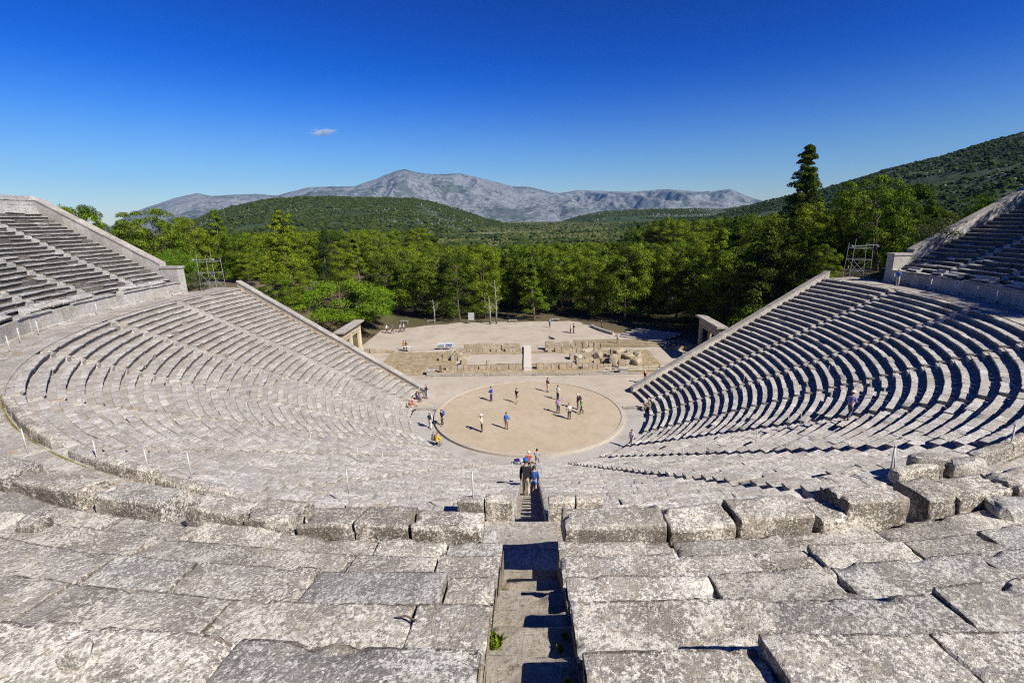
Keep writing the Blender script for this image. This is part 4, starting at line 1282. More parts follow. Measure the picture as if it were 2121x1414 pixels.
# ------------------------------------------------------------------ scaffold towers at the ends of the walkway
def scaffold(px0, px1, pyb, ytop, label, zb):
    A = pix_at(px0, pyb, zb); B = pix_at(px1, pyb, zb); w = math.dist(A[:2], B[:2]); c = (A + B) / 2
    rz = math.atan2(B[1] - A[1], B[0] - A[0])
    t = thing('scaffold_tower', label, 'scaffold', tuple(float(v) for v in c), None, rz)
    H = 4.1; w = 1.9; d = 1.5
    mb = MB()
    for sx in (-1, 1):
        for sy in (-1, 1): mb.tube([(sx * (w / 2 + .15), sy * d / 2, 0), (sx * w / 2, sy * d / 2, H + (.5 if sy < 0 else 0))], .028, 6)
    child(mb, 'uprights', M['alu'], t, world_coords=False)
    mb = MB()
    for z in (.9, 2.2, 3.5):
        for sy in (-1, 1): mb.tube([(-w / 2 - .1, sy * d / 2, z), (w / 2 + .1, sy * d / 2, z)], .02, 5)
        for sx in (-1, 1): mb.tube([(sx * w / 2, -d / 2, z), (sx * w / 2, d / 2, z)], .02, 5)
    child(mb, 'rungs', M['alu'], t, world_coords=False)
    for sy in (-1, 1):
        for q_ in (-1, 1):
            mb = MB(); mb.tube([(-q_ * w / 2, sy * d / 2, .1), (q_ * w / 2, sy * d / 2, 2.2)], .018, 5); child(mb, 'brace', M['alu'], t, world_coords=False)
    mb = MB(); mb.tube([(-w * .75, -d / 2, 3.75), (w * .75, -d / 2, 3.9)], .035, 6)
    for q in (-.7, .7): mb.tube([(w * q, -d / 2 - .05, 3.85), (w * q, -d / 2 - .35, 3.75)], [.09, .13], 8)
    child(mb, 'lamp_bar', M['alu'], t, world_coords=False)
M['alu'] = P_((.30, .31, .31), .5, .2)
scaffold(424, 462, 601, 540, "silver scaffold tower with lamps at the left end of the walkway", 12.35)
scaffold(1756, 1790, 575, 515, "silver scaffold tower at the right end of the walkway", 12.5)
# ------------------------------------------------------------------ hills and mountains
def hill_mat(name, veg, veg2, rock, cover, sc, blue=0.0, rockcol2=None, gully=0.0):
    m, nt, b, out = new_mat(name); n = N(nt); P = n.pos()
    f = n.noise(P, sc, 6, .68)
    big = n.noise(P, sc * .12, 4, .6)
    c = n.mix(n.ramp(n.noise(P, sc * .35, 4, .6), [(.4, 0.0), (.6, 1.0)]), veg, veg2)
    g = n.math('ADD', f, n.math('MULTIPLY', big, .9))
    rk = n.ramp(g, [(cover, 0.0), (cover + .07, 1.0)])
    r2 = n.mix(n.ramp(n.noise(P, sc * 2.2, 4, .7), [(.4, 0.0), (.6, 1.0)]), rock, rockcol2 or tuple(v * .7 for v in rock))
    c = n.mix(rk, c, r2)
    n.link(c, b.inputs["Base Color"])
    h = n.noise(P, sc * 1.2, 5, .7)
    n.bump(h, b, .9, .9 / sc * .35)
    return m
M['hill'] = hill_mat("green hill", (.030, .050, .018), (.050, .072, .022), (.20, .19, .13), 1.10, .07)
M['hill_r'] = hill_mat("shrubby right hill", (.026, .042, .020), (.048, .062, .028), (.22, .21, .17), 1.14, .11)
M['mount'] = hill_mat("grey limestone mountain", (.055, .072, .055), (.095, .105, .088), (.215, .22, .215), .87, .016, rockcol2=(.13, .135, .135))
def azel(px, py):
    d = pix_ray(px, py); return math.atan2(d[0], d[1]), d[2] / math.hypot(d[0], d[1])
def hill(name, label, ridge, D0, D, D1, z0, mat, seed, shape=1.0, amp=.10, na=260, nt=90, gully=0.0, az_pad=0.25, gsc=None):
    az = []; ht = []
    for px, py in ridge:
        a, e = azel(px, py); az.append(a); ht.append(CAM_C[2] + e * D)
    az = np.array(az); ht = np.array(ht)
    A = np.linspace(az[0] - az_pad, az[-1] + az_pad, na)
    H = np.interp(A, az, ht)
    lo = z0
    H = np.where(A < az[0], lo + (ht[0] - lo) * ss(az[0] - az_pad, az[0], A), H)
    H = np.where(A > az[-1], lo + (ht[-1] - lo) * (1 - ss(az[-1], az[-1] + az_pad, A)), H)
    T = np.concatenate([np.linspace(0, 1, nt), np.linspace(1, 1.9, 22)[1:]])
    AA, TT = np.meshgrid(A, T, indexing='ij')
    DD = D0 + (D - D0) * TT
    HH = H[:, None] * np.ones_like(TT)
    s_ = np.where(TT <= 1, np.clip(TT, 0, 1) ** shape, 1 - ((TT - 1) / .9) ** 2 * .9)
    x = CAM_C[0] + np.sin(AA) * DD; y = CAM_C[1] + np.cos(AA) * DD
    rel = HH - z0
    P = np.stack([x, y, 0 * x], -1)
    sc = gsc or D * .09
    nz = fbm(P, sc, 5, seed, .52)
    rid = 1 - np.abs(fbm(P * np.array([1, .55, 1]) + 55, sc * .55, 4, seed + 3, .5)) * 2.2
    w = np.clip(TT * (1 - TT) * 4, 0, 1) * (TT <= 1) + .04
    z = z0 - 14 * (1 - np.clip(TT * 6, 0, 1)) + rel * s_ + rel * w * (amp * nz + gully * (rid - .6)) + rel * .012 * fbm(P, sc * .12, 3, seed + 9)
    na_, nt_ = x.shape
    k = np.arange(na_ * nt_).reshape(na_, nt_)
    mb = MB(); mb.add(np.stack([x, y, z], -1).reshape(-1, 3), np.stack([k[:-1, :-1], k[1:, :-1], k[1:, 1:], k[:-1, 1:]], -1).reshape(-1, 4))
    o = mb.build(name, mat, smooth=True); tag(o, label, None, None, 'structure')
    return (A, T, x, y, z)
MT = [(228, 470), (262, 446), (300, 431), (360, 411), (408, 400), (440, 406), (480, 404), (530, 402), (575, 405), (600, 398), (640, 388), (690, 386), (735, 386), (780, 370), (810, 358), (838, 351), (870, 358), (905, 360), (950, 359), (990, 368), (1030, 378), (1060, 386), (1100, 388), (1145, 398)]
MT2 = [(1060, 400), (1110, 398), (1160, 400), (1200, 394), (1260, 396), (1320, 397), (1375, 391), (1430, 396), (1455, 399), (1490, 394), (1512, 391), (1545, 405), (1580, 416), (1640, 432), (1760, 455)]
hill('mountain', "bare grey limestone mountain range with a broad summit", MT, 4200, 7200, 9800, -20, M['mount'], 3, .9, .18, 420, 130, .17, .02)
hill('mountain', "dark cliffed end of the mountain range on the right", MT2, 4600, 7600, 9800, -20, M['mount'], 17, .8, .14, 300, 110, .34, .03)
h1 = hill('hill', "rounded green hill dotted with shrubs in front of the mountain", [(330, 500), (380, 465), (440, 440), (500, 424), (560, 412), (620, 407), (680, 407), (740, 409), (800, 410), (860, 412), (900, 420), (960, 437), (1000, 452), (1050, 462), (1120, 468), (1180, 476), (1240, 490)], 420, 1300, 1900, -30, M['hill'], 5, .75, .10, 300, 90, .04, .10)
h2 = hill('hill', "low green ridge right of the centre", [(1100, 486), (1150, 464), (1200, 448), (1250, 438), (1320, 434), (1380, 433), (1450, 433), (1500, 432), (1560, 424), (1620, 411), (1700, 398), (1800, 388)], 700, 2000, 2800, -30, M['hill'], 8, .8, .10, 260, 80, .05, .08)
h3 = hill('hill', "dark shrub covered slope rising to the right", [(1460, 452), (1520, 436), (1560, 424), (1600, 413), (1660, 402), (1700, 392), (1760, 375), (1820, 357), (1880, 340), (1950, 325), (2000, 308), (2060, 290), (2121, 273), (2260, 235), (2500, 200)], 190, 820, 1300, -12, M['hill_r'], 12, .85, .10, 300, 90, .05, .35, 90)

# ------------------------------------------------------------------ scattered shrubs (uncountable cover)
def blob_template(seed, n=14):
    bm = bmesh.new(); bmesh.ops.create_icosphere(bm, subdivisions=1, radius=1.0)
    V = np.array([v.co[:] for v in bm.verts]); F = np.array([[v.index for v in f.verts] for f in bm.faces]); bm.free()
    V = V * (1 + .35 * vnoise(V * 1.7 + seed * 9.1, seed)[:, None]); V[:, 2] *= .75
    return V, F
BT = [blob_template(s_) for s_ in range(5)]
def scatter(name, label, pts, sizes, mat, seed):
    rng = np.random.default_rng(seed); mb = MB()
    for k, (V, F) in enumerate(BT):
        sel = np.arange(len(pts)) % 5 == k
        p = pts[sel]; s_ = sizes[sel]; a = rng.uniform(0, 6.28, len(p))
        R = np.stack([np.stack([np.cos(a), np.sin(a), 0*a], -1), np.stack([-np.sin(a), np.cos(a), 0*a], -1), np.stack([0*a, 0*a, 1+0*a], -1)], 1)
        W = np.einsum('vi,nij->nvj', V, R) * s_[:, None, None] + p[:, None, :] + np.array([0, 0, .35]) * s_[:, None, None]
        Fa = (F[None] + (np.arange(len(p)) * len(V))[:, None, None]).reshape(-1, 3)
        mb.add(W.reshape(-1, 3), Fa)
    o = mb.build(name, mat); tag(o, label, None, None, 'stuff'); return o
def on_hill(h, n, seed, tmax=1.02, thr=-.2, sc=60.0):
    A, T, x, y, z = h; rng = np.random.default_rng(seed)
    out = []
    while sum(len(o) for o in out) < n:
        i = rng.uniform(0, len(A) - 1.01, n); 
        tv = rng.uniform(0, 1, n) ** .8 * tmax; j = np.interp(tv, T, np.arange(len(T)))
        i0, j0 = i.astype(int), np.minimum(j.astype(int), len(T) - 2); fi, fj = i - i0, j - j0
        g = lambda a: (a[i0, j0] * (1-fi) * (1-fj) + a[i0+1, j0] * fi * (1-fj) + a[i0, j0+1] * (1-fi) * fj + a[i0+1, j0+1] * fi * fj)
        P = np.stack([g(x), g(y), g(z)], -1)
        out.append(P[fbm(P * [1, 1, 0], sc, 3, seed) > thr])
    return np.vstack(out)[:n]
rs = np.random.default_rng(44)
p_ = on_hill(h1, 30000, 1, thr=-.35); scatter('shrub_cover', "dark shrubs covering the rounded hill", p_, rs.uniform(.8, 2.6, len(p_)), M['shrub'], 1)
p_ = on_hill(h2, 16000, 2, sc=120); scatter('shrub_cover', "shrubs covering the low ridge", p_, rs.uniform(1.4, 3.4, len(p_)), M['shrub'], 2)
p_ = on_hill(h3, 42000, 3, thr=-.3, sc=40); scatter('shrub_cover', "shrubs covering the right hand slope", p_, rs.uniform(.35, 1.35, len(p_)) * (1 + .8 * (rs.uniform(0, 1, len(p_)) > .93)), M['shrub'], 3)
p_ = on_hill(h1, 2000, 21, thr=.12, sc=110); scatter('rock_outcrops', "pale rock outcrops among the shrubs of the rounded hill", p_, rs.uniform(.6, 2.0, len(p_)), M['outcrop'], 5)
p_ = on_hill(h3, 1800, 22, thr=.08, sc=60); scatter('rock_outcrops', "pale rock outcrops on the right hand slope", p_, rs.uniform(.3, 1.1, len(p_)), M['outcrop'], 6)
p_ = on_hill(h2, 1500, 23, thr=.05, sc=140); scatter('rock_outcrops', "pale rock outcrops on the low ridge", p_, rs.uniform(1.0, 3.0, len(p_)), M['outcrop'], 7)
p_ = on_hill(h1, 1500, 24, thr=.15, sc=160); scatter('hill_trees', "dark trees gathered in patches on the rounded hill", p_, rs.uniform(2.4, 4.2, len(p_)), M['shrub'], 8)
p_ = on_hill(h3, 900, 25, thr=.15, sc=90); scatter('hill_trees', "dark trees gathered in patches on the right hand slope", p_, rs.uniform(1.6, 3.0, len(p_)), M['shrub'], 9)
# olive groves of the plain
n_ = 30000
px_ = rs.uniform(-.62, .62, n_); dd = 230 + 1500 * rs.uniform(0, 1, n_) ** 1.5
xx, yy = np.sin(px_) * dd, np.cos(px_) * dd - 49
zz = ground_z(xx, yy)
keep = (fbm(np.stack([xx, yy, 0*xx], -1), 90, 3, 9) > -.22)
p_ = np.stack([xx, yy, zz], -1)[keep]
scatter('olive_groves', "grey green olive groves filling the plain beyond the pines", p_, rs.uniform(.9, 2.1, len(p_)), M['olive'], 4)

n_ = 7000
px_ = rs.uniform(-.62, .62, n_); dd = 210 + 1100 * rs.uniform(0, 1, n_) ** 1.4
xx, yy = np.sin(px_) * dd, np.cos(px_) * dd - 49
keep = fbm(np.stack([xx, yy, 0*xx], -1), 75, 3, 31) > .02
p_ = np.stack([xx, yy, ground_z(xx, yy)], -1)[keep]
scatter('plain_trees', "dark clumps of trees scattered over the olive plain", p_, rs.uniform(1.8, 3.6, len(p_)), M['shrub'], 14)
# ------------------------------------------------------------------ trees
def clump_leaves(C, S, n, leaf, rng, up=.35, flat=.62, spread=.5):
    """leaf faces over flattened balls: C centres, S radii"""
    C = np.repeat(C, n, 0); S_ = np.repeat(S, n)
    d = rng.normal(0, 1, (len(C), 3)); d[:, 2] += up * np.abs(d[:, 2]) ; d /= np.linalg.norm(d, axis=1, keepdims=True)
    low = d[:, 2] < -.25; d[low, 2] *= -.6
    rr = rng.uniform(.72, 1.12, len(C)) ** .8
    P = C + d * (S_ * rr)[:, None] * np.array([1, 1, flat])
    nrm = d + rng.normal(0, spread, d.shape); nrm /= np.linalg.norm(nrm, axis=1, keepdims=True)
    a = np.cross(nrm, rng.normal(0, 1, d.shape)); a /= np.linalg.norm(a, axis=1, keepdims=True) + 1e-9
    b = np.cross(nrm, a)
    L = leaf * rng.uniform(.6, 1.35, len(C))[:, None]
    W = L * rng.uniform(.35, .75, len(C))[:, None]
    V = np.stack([P - a * L * .5, P + b * W * .5 , P + a * L * .5, P - b * W * .5], 1)
    F = np.arange(len(P) * 4).reshape(-1, 4)
    return V.reshape(-1, 3), F
def tree_template(name, H, crown, mat, seed, bark='bark', trunk_r=.22, lean=.0, leaf=.30, per=110, flat=.62, branch=True, top=.9, spread=.5):
    rng = np.random.default_rng(seed)
    C, S = crown(H, rng)
    t = thing(name, None, None, (0, 0, -500))
    mb = MB()
    lx, ly = rng.normal(0, .06) + lean, rng.normal(0, .06)
    tp = [np.array([lx * h + .12 * math.sin(h * .9 + seed), ly * h + .12 * math.cos(h * .7), h]) for h in np.linspace(-.6, H * top, 9)]
    mb.tube(tp, np.linspace(trunk_r * 1.25, trunk_r * .16, 9), 8)
    hs = np.array([q[2] for q in tp]); TP = np.array(tp)
    C = C + np.stack([np.interp(C[:, 2], hs, TP[:, 0]), np.interp(C[:, 2], hs, TP[:, 1]), 0 * C[:, 2]], -1)
    if branch:
        for c, s_ in zip(C, S):
            if rng.uniform() < .35:
                h0 = max(.12 * H, min(c[2] - rng.uniform(.3, 1.4) * s_, H * top - .2)); b = np.array([np.interp(h0, hs, TP[:, 0]), np.interp(h0, hs, TP[:, 1]), h0])
                mid = (b + c) / 2 + np.array([0, 0, .12 * np.linalg.norm(c - b)])
                mb.tube([b, mid, c], [trunk_r * .28, trunk_r * .15, .02], 5, cap=False)
    child(mb, 'trunk', M[bark], t, world_coords=False, smooth=True)
    mb = MB(); V, F = clump_leaves(C, S, per, leaf, rng, flat=flat, spread=spread); mb.add(V, F)
    child(mb, 'crown', M[mat], t, world_coords=False)
    t['_h'] = float(C[:, 2].max() + S.max() * flat)
    return t
def c_aleppo(Rm=.36, lo=.28, n=58, cs=(.9, 1.6), topf=.62):
    def f(H, rng):
        C = []; S = []
        off = rng.uniform(-.12, .12, (4, 2)) * H
        for i in range(n):
            h = rng.uniform(lo, .97)
            r = Rm * H * math.sqrt(max(.02, 1 - ((h - topf) / (1.02 - topf if h > topf else topf - lo + .12)) ** 2))
            a = rng.uniform(0, 6.28); d = r * math.sqrt(rng.uniform(.30, 1))
            g = off[int(a / 1.58) % 4] * (h - .3)
            C.append((d * math.cos(a) + g[0], d * math.sin(a) + g[1], h * H)); S.append(rng.uniform(*cs) * (1.1 - .35 * h))
        return np.array(C), np.array(S)
    return f
def c_cone(Rm=.26, lo=.12, n=64, cs=(.7, 1.25), pw=.75):
    def f(H, rng):
        C = []; S = []
        for i in range(n):
            h = rng.uniform(lo, 1.0) ; u = (h - lo) / (1 - lo)
            r = Rm * H * (1 - u) ** pw + .12; a = rng.uniform(0, 6.28); d = r * rng.uniform(.35, 1)
            C.append((d * math.cos(a), d * math.sin(a), h * H * .985)); S.append(rng.uniform(*cs) * (1 - .6 * u) + .12)
        return np.array(C), np.array(S)
    return f
def c_round(n=70, cs=(.8, 1.3), rx=.52, lo=.08):
    def f(H, rng):
        C = []; S = []
        for i in range(n):
            d = rng.normal(0, 1, 3); d /= np.linalg.norm(d); r = rng.uniform(.55, 1)
            z = H * (.5 + .42 * d[2] * r); 
            if z < lo * H: z = lo * H + rng.uniform(0, .3)
            C.append((rx * H * d[0] * r, rx * H * d[1] * r, z)); S.append(rng.uniform(*cs))
        return np.array(C), np.array(S)
    return f
def c_tall(H, rng):
    C = []; S = []
    for i in range(210):
        h = rng.uniform(.06, 1.0) ** .7; r = (.125 * (1 - h) ** .62 + .010) * H * rng.uniform(.1, 1.2)
        a = rng.uniform(0, 6.28)
        C.append((r * math.cos(a), r * math.sin(a), h * H)); S.append(.40 + .75 * (1 - h) * rng.uniform(.5, 1.2))
    return np.array(C), np.array(S)
TT_ = {}
for i in range(5):
    TT_['aleppo%d' % i] = tree_template('pine_tree', 13.0, c_aleppo((.34, .38, .30, .42, .33)[i], (.10, .14, .08, .18, .07)[i], (58, 62, 54, 64, 62)[i], (1.15, 2.2)), 'pine', 20 + i, per=430, leaf=.235, spread=.24)
TT_['dark0'] = tree_template('pine_tree', 13.0, c_aleppo(.33, .10, 60, (1.15, 2.1)), 'pine_d', 31, per=400, leaf=.235, spread=.24)
TT_['dark1'] = tree_template('pine_tree', 13.5, c_cone(.26, .1, 70, (.9, 1.4)), 'pine_d', 32, per=200, leaf=.34)
TT_['cone0'] = tree_template('pine_tree', 13.0, c_cone(.30, .10, 74, (.85, 1.35), .6), 'pine', 33, per=330, leaf=.23, spread=.36)
TT_['cone1'] = tree_template('pine_tree', 13.0, c_cone(.22, .15, 60, (.75, 1.2), .7), 'pine', 34, per=330, leaf=.22, spread=.36)
TT_['cypress'] = tree_template('cypress_tree', 13.0, c_cone(.085, .06, 80, (.5, .8), .45), 'cypress', 35, per=100, leaf=.22, branch=False, flat=1.3)
TT_['tall'] = tree_template('fir_tree', 21.0, c_tall, 'pine_d', 36, per=170, leaf=.22, trunk_r=.30, spread=.45, flat=.95, top=.985)
TT_['broad0'] = tree_template('broadleaf_tree', 9.0, c_round(90, (.8, 1.3), .66), 'broad', 37, per=400, leaf=.2, flat=.85, trunk_r=.2, spread=.4)
TT_['broad1'] = tree_template('broadleaf_tree', 7.0, c_round(54, (.6, 1.1), .5), 'broad', 38, per=130, leaf=.2, flat=.85, trunk_r=.15)
TT_['olive0'] = tree_template('olive_tree', 5.0, c_round(36, (.5, .9), .5, .25), 'olive', 39, bark='bark', per=120, leaf=.18, flat=.8, trunk_r=.18)
TT_['bush'] = tree_template('bush', 2.6, c_round(26, (.35, .6), .55, .02), 'broad', 40, per=110, leaf=.14, flat=.9, trunk_r=.07)
TNAME = {'aleppo': 'pine tree', 'dark': 'pine tree', 'cone': 'pine tree', 'cypress': 'cypress', 'tall': 'fir tree', 'broad': 'tree', 'olive': 'olive tree', 'bush': 'bush'}
rt = np.random.default_rng(99)
def plant(kind, x, y, h, label, group=None, wf=1.0, sink=.0):
    src = TT_[kind]; z = float(ground_z(x, y)) - sink
    s_ = h / src['_h']
    base = ''.join(c for c in kind if not c.isdigit())
    o = copy_thing(src, (x, y, z), rt.uniform(0, 6.28), (s_ * wf, s_ * wf, s_), label, TNAME[base], group)
    if '_h' in o: del o['_h']
    return o
taken = []
def plant_px(kind, px, pytop, dist, label, wf=1.0, group=None):
    P = pix_dist(px, pytop, dist); z = float(ground_z(P[0], P[1]))
    taken.append((P[0], P[1])); return plant(kind, float(P[0]), float(P[1]), float(P[2]) - z, label, group, wf)
SP = [
 ('broad1', 118, 416, 96, "dark rounded tree behind the top of the left parapet", .9), ('dark0', 165, 418, 98, "ragged dark tree beside the rounded one behind the left parapet", .6),
 ('cone1', 190, 436, 98, "small pointed pine just right of the ragged dark tree", .6), ('aleppo2', 225, 458, 92, "low pine behind the middle of the left parapet", .8),
 ('aleppo0', 262, 455, 88, "pine sloping down behind the left parapet", .9),
 ('aleppo3', 330, 424, 84, "broad high pine left of the scaffold tower", .95), ('aleppo0', 395, 442, 90, "dense pine right of the broad high pine", .9), ('cone1', 440, 428, 96, "pale pointed pine rising against the mountain foot", .9),
 ('broad0', 355, 512, 76, "bright leafy tree left behind the scaffold tower", .8), ('aleppo4', 480, 475, 86, "pine directly right of the scaffold tower", .9), ('olive0', 405, 560, 72, "grey leafed bush beside the scaffold tower", 1.0),
 ('cone0', 570, 428, 88, "large pointed pine left of the green hill", .85), ('aleppo1', 505, 520, 82, "bushy pine below the large pointed pine", .9), ('aleppo2', 625, 520, 96, "pine between the pointed pine and the cypress", .9),
 ('cypress', 658, 470, 104, "slim dark cypress beside the large pointed pine", 1.3), ('aleppo0', 700, 500, 112, "light pine right of the slim cypress", 1.0),
 ('broad0', 700, 574, 90, "large bright green rounded tree behind the left gateway", 1.7), ('broad0', 622, 596, 86, "bright green bush tree above the lower left parapet", 1.0),
 ('aleppo1', 790, 512, 116, "pine at the left end of the central belt", .95), ('aleppo3', 850, 520, 108, "spreading pine left of the central belt", .85), ('aleppo4', 905, 508, 104, "tall pine in the left of the central belt", .9),
 ('dark0', 945, 520, 99, "dark pine left of the bare double trunk", .8), ('aleppo2', 1000, 515, 101, "pine directly above the bare double trunk", .8), ('aleppo0', 1050, 500, 112, "rounded pine right of the bare double trunk", .9),
 ('aleppo1', 1100, 506, 106, "pine in the middle of the central belt", .75), ('cone1', 1105, 528, 97, "bright pine hanging low over the square", 1.0), ('aleppo3', 1165, 498, 104, "dark topped pine right of the middle", .8), ('aleppo4', 1225, 520, 100, "pine before the pale olive groves", .75),
 ('aleppo0', 1300, 495, 97, "bright massive pine above the shaded corner of the square", .85), ('aleppo2', 1350, 505, 100, "pine with forked trunk right of the bright massive one", .8), ('aleppo1', 1410, 515, 98, "rounded pine above the hut", .9),
 ('cone1', 1490, 466, 88, "pointed pine right of the hut", .9), ('dark1', 1562, 462, 78, "tall black green pine before the right slope", .9), ('dark0', 1612, 468, 80, "dark pine left of the tall fir", .9),
 ('tall', 1678, 291, 92, "very tall ragged fir standing above everything on the right", 1.3), ('aleppo4', 1690, 410, 86, "bright bushy pine at the foot of the tall fir", .8), ('aleppo2', 1655, 470, 80, "light green pine in front of the tall fir", .8),
 ('aleppo3', 1850, 352, 80, "huge spreading pine above the upper right parapet", .82), ('aleppo1', 1800, 385, 86, "left shoulder pine of the huge spreading pine", .8), ('dark0', 1900, 372, 84, "right shoulder pine of the huge spreading pine", .7),
 ('dark1', 1760, 450, 84, "dark pine filling the gap before the huge pine", .9), ('aleppo0', 1720, 500, 76, "bright low pine left of the right scaffold tower", .8), ('olive0', 1950, 455, 76, "grey olive tree beyond the upper right parapet", 1.2),
 ('olive0', 1990, 440, 90, "second grey olive tree higher on the right slope", 1.2), ('broad1', 2040, 395, 82, "green tree touching the upper right parapet", .9), ('dark0', 2080, 430, 90, "dark pine beyond the upper right parapet", .9), ('olive0', 1920, 480, 84, "lowest grey olive tree beside the huge pine", 1.2),
 ('broad0', 750, 600, 96, "bright round tree overhanging the left corner of the square", 1.4), ('aleppo2', 600, 560, 84, "shaded pine between the pointed pine and the lower left parapet", 1.2), ('aleppo0', 560, 560, 78, "bushy pine touching the upper end of the lower left parapet", 1.2),
 ('broad1', 1378, 672, 91, "small bright bush lit in the shade beside the low steps", .9), ('broad1', 1418, 652, 90, "leafy bush left of the right gateway", .7),
 ('broad1', 1570, 622, 76, "bright leaves above the lower right parapet", 1.2), ('broad1', 1660, 596, 74, "green bush higher along the lower right parapet", 1.0), ('aleppo4', 1530, 490, 84, "pine over the right gateway", .8), ('dark0', 1440, 540, 90, "shaded pine left of the right gateway", .9),
]
for k, px, py, d, lab, wf in SP: plant_px(k, px, py, d, lab, wf)
# the belt behind the plaza and the dark wood on both sides, each tree on its own
def ok(x, y, dmin):
    return all((x - a) ** 2 + (y - b) ** 2 > dmin * dmin for a, b in taken)
cnt = 0
for tries in range(9000):
    if cnt >= 235: break
    x, y = rt.uniform(-95, 105), rt.uniform(-5, 150)
    a = math.atan2(x, y + 49.5)
    if abs(a) > .86: continue
    if 44 > y > 8 and -33 < x < 27: continue
    if y <= 14 and abs(x) < 50: continue
    if y < 47.5 and x > -27 and x < 22: continue
    if y < 30 and x > -36 and x < -27 and y > 10: continue
    R1, p1 = ring_inv(x, y)
    if R1 < 62 and abs(p1) < 104: continue
    if x > -40 and x < 22 and y > 92: 
        if rt.uniform() < .5: continue
    if not ok(x, y, 4.3 if y < 70 else 5.0): continue
    taken.append((x, y)); cnt += 1
    if x > 22: k = rt.choice(['dark0', 'dark1', 'aleppo1', 'aleppo4', 'aleppo2']); h = rt.uniform(11, 15)
    else: k = rt.choice(['aleppo0', 'aleppo1', 'aleppo2', 'aleppo3', 'aleppo4', 'cone1', 'dark0']); h = rt.uniform(12.0, 15.0)
    
    gz = float(ground_z(x, y))
    D = math.hypot(x, y + 49.5)
    capz = CAM_C[2] - (.050 if x < 40 else .0) * D
    if x < -30: capz = CAM_C[2] - .015 * D
    h = max(6.0, min(h, capz - gz))
    wd = {'dark0': 'dark spreading', 'dark1': 'dark pointed', 'aleppo0': 'rounded', 'aleppo1': 'broad', 'aleppo2': 'slim', 'aleppo3': 'flat topped', 'aleppo4': 'low branched', 'cone1': 'pale pointed'}[str(k)]
    row = 'front' if y < 62 else ('middle' if y < 90 else 'back')
    where = ("dense wood on the right of the square" if x > 22 else ("dense wood on the left slope" if x < -30 else "belt behind the square"))
    plant(str(k), x, y, h, "%s pine in the %s of the %s" % (wd, row, where), 'trees, %s of the %s' % (row, where))
# trees behind the upper right edge of the seats; their shadow falls over the top rows
for i, (p, r, h) in enumerate(((66, 62.5, 13), (72, 63, 15), (78, 63, 15), (84, 64, 15), (69, 69, 17), (75, 69, 18), (90, 66, 13), (81, 70, 18), (87, 71, 16), (78, 76, 19))):
    x, y = ring_xy(r, p); plant(('dark0', 'aleppo4', 'dark1')[i % 3], float(x), float(y), h, "pine standing behind the top of the right seats", 'pines above the right seats', 1.1)
for k, o in TT_.items():      # the patterns themselves are not part of the scene
    for c in list(o.children): bpy.data.objects.remove(c)
    bpy.data.objects.remove(o)
# bare pale trunks
def dead_tree(P, H, label, seed):
    rng = np.random.default_rng(seed); t = thing('dead_tree', label, 'tree', (P[0], P[1], 0))
    mb = MB(); mb.tube([(0, 0, -.2), (.05, 0, H * .4), (-.15, .1, H)], [.20, .15, .04], 8); child(mb, 'trunk', M['bark_pale'], t, world_coords=False, smooth=True)
    for k in range(7):
        h = H * rng.uniform(.3, .85); a = rng.uniform(0, 6.28); L = rng.uniform(.8, 2.0)
        mb = MB(); mb.tube([(0, 0, h), (math.cos(a) * L * .5, math.sin(a) * L * .5, h + L * .35), (math.cos(a) * L, math.sin(a) * L, h + L * .5)], [.07, .045, .012], 5)
        child(mb, 'branch', M['bark_pale'], t, world_coords=False)
dead_tree((-7.4, 44.2), 5.6, "bleached bare trunk left of the thicker one at the plaza edge", 3)
dead_tree((-6.2, 44.8), 8.6, "thicker grey bare trunk at the edge of the plaza", 4)
dead_tree((-19.0, 47.6), 4.6, "leaning pale dead trunk in the shade on the left", 5)
# small cloud
def cloud():
    m = bpy.data.materials.new("cloud"); m.use_nodes = True; nt = m.node_tree; nt.nodes.clear(); n = N(nt)
    out = n("OutputMaterial"); v = n("VolumePrincipled"); v.inputs["Color"].default_value = (.78, .91, 1, 1); v.inputs["Anisotropy"].default_value = .2
    tc = n("TexCoord").outputs["Object"]; nz = n.noise(tc, 2.6, 6, .65)
    ln = n("VectorMath"); ln.operation = 'LENGTH'; n.link(tc, ln.inputs[0])
    f = n.math('SUBTRACT', n.math('SUBTRACT', n.math('MULTIPLY', nz, 2.6), .72), n.math('MULTIPLY', ln.outputs["Value"], 1.0))
    f = n.math('MULTIPLY', n.math('MAXIMUM', f, 0.0), .028)
    n.link(f, v.inputs["Density"]); n.link(v.outputs[0], out.inputs["Volume"])
    bm = bmesh.new(); bmesh.ops.create_icosphere(bm, subdivisions=3, radius=1.0)
    me = bpy.data.meshes.new('cloud'); bm.to_mesh(me); bm.free(); me.materials.append(m)
    o = bpy.data.objects.new('cloud', me); scene.collection.objects.link(o)
    P = pix_dist(668, 274, 16000); o.location = tuple(float(q) for q in P)
    a = math.atan2(P[0], P[1]); o.scale = (560, 330, 150); o.rotation_euler = (0, -.10, -a)
    tag(o, "single small wispy white cloud above the left of the mountain", "cloud")
cloud()
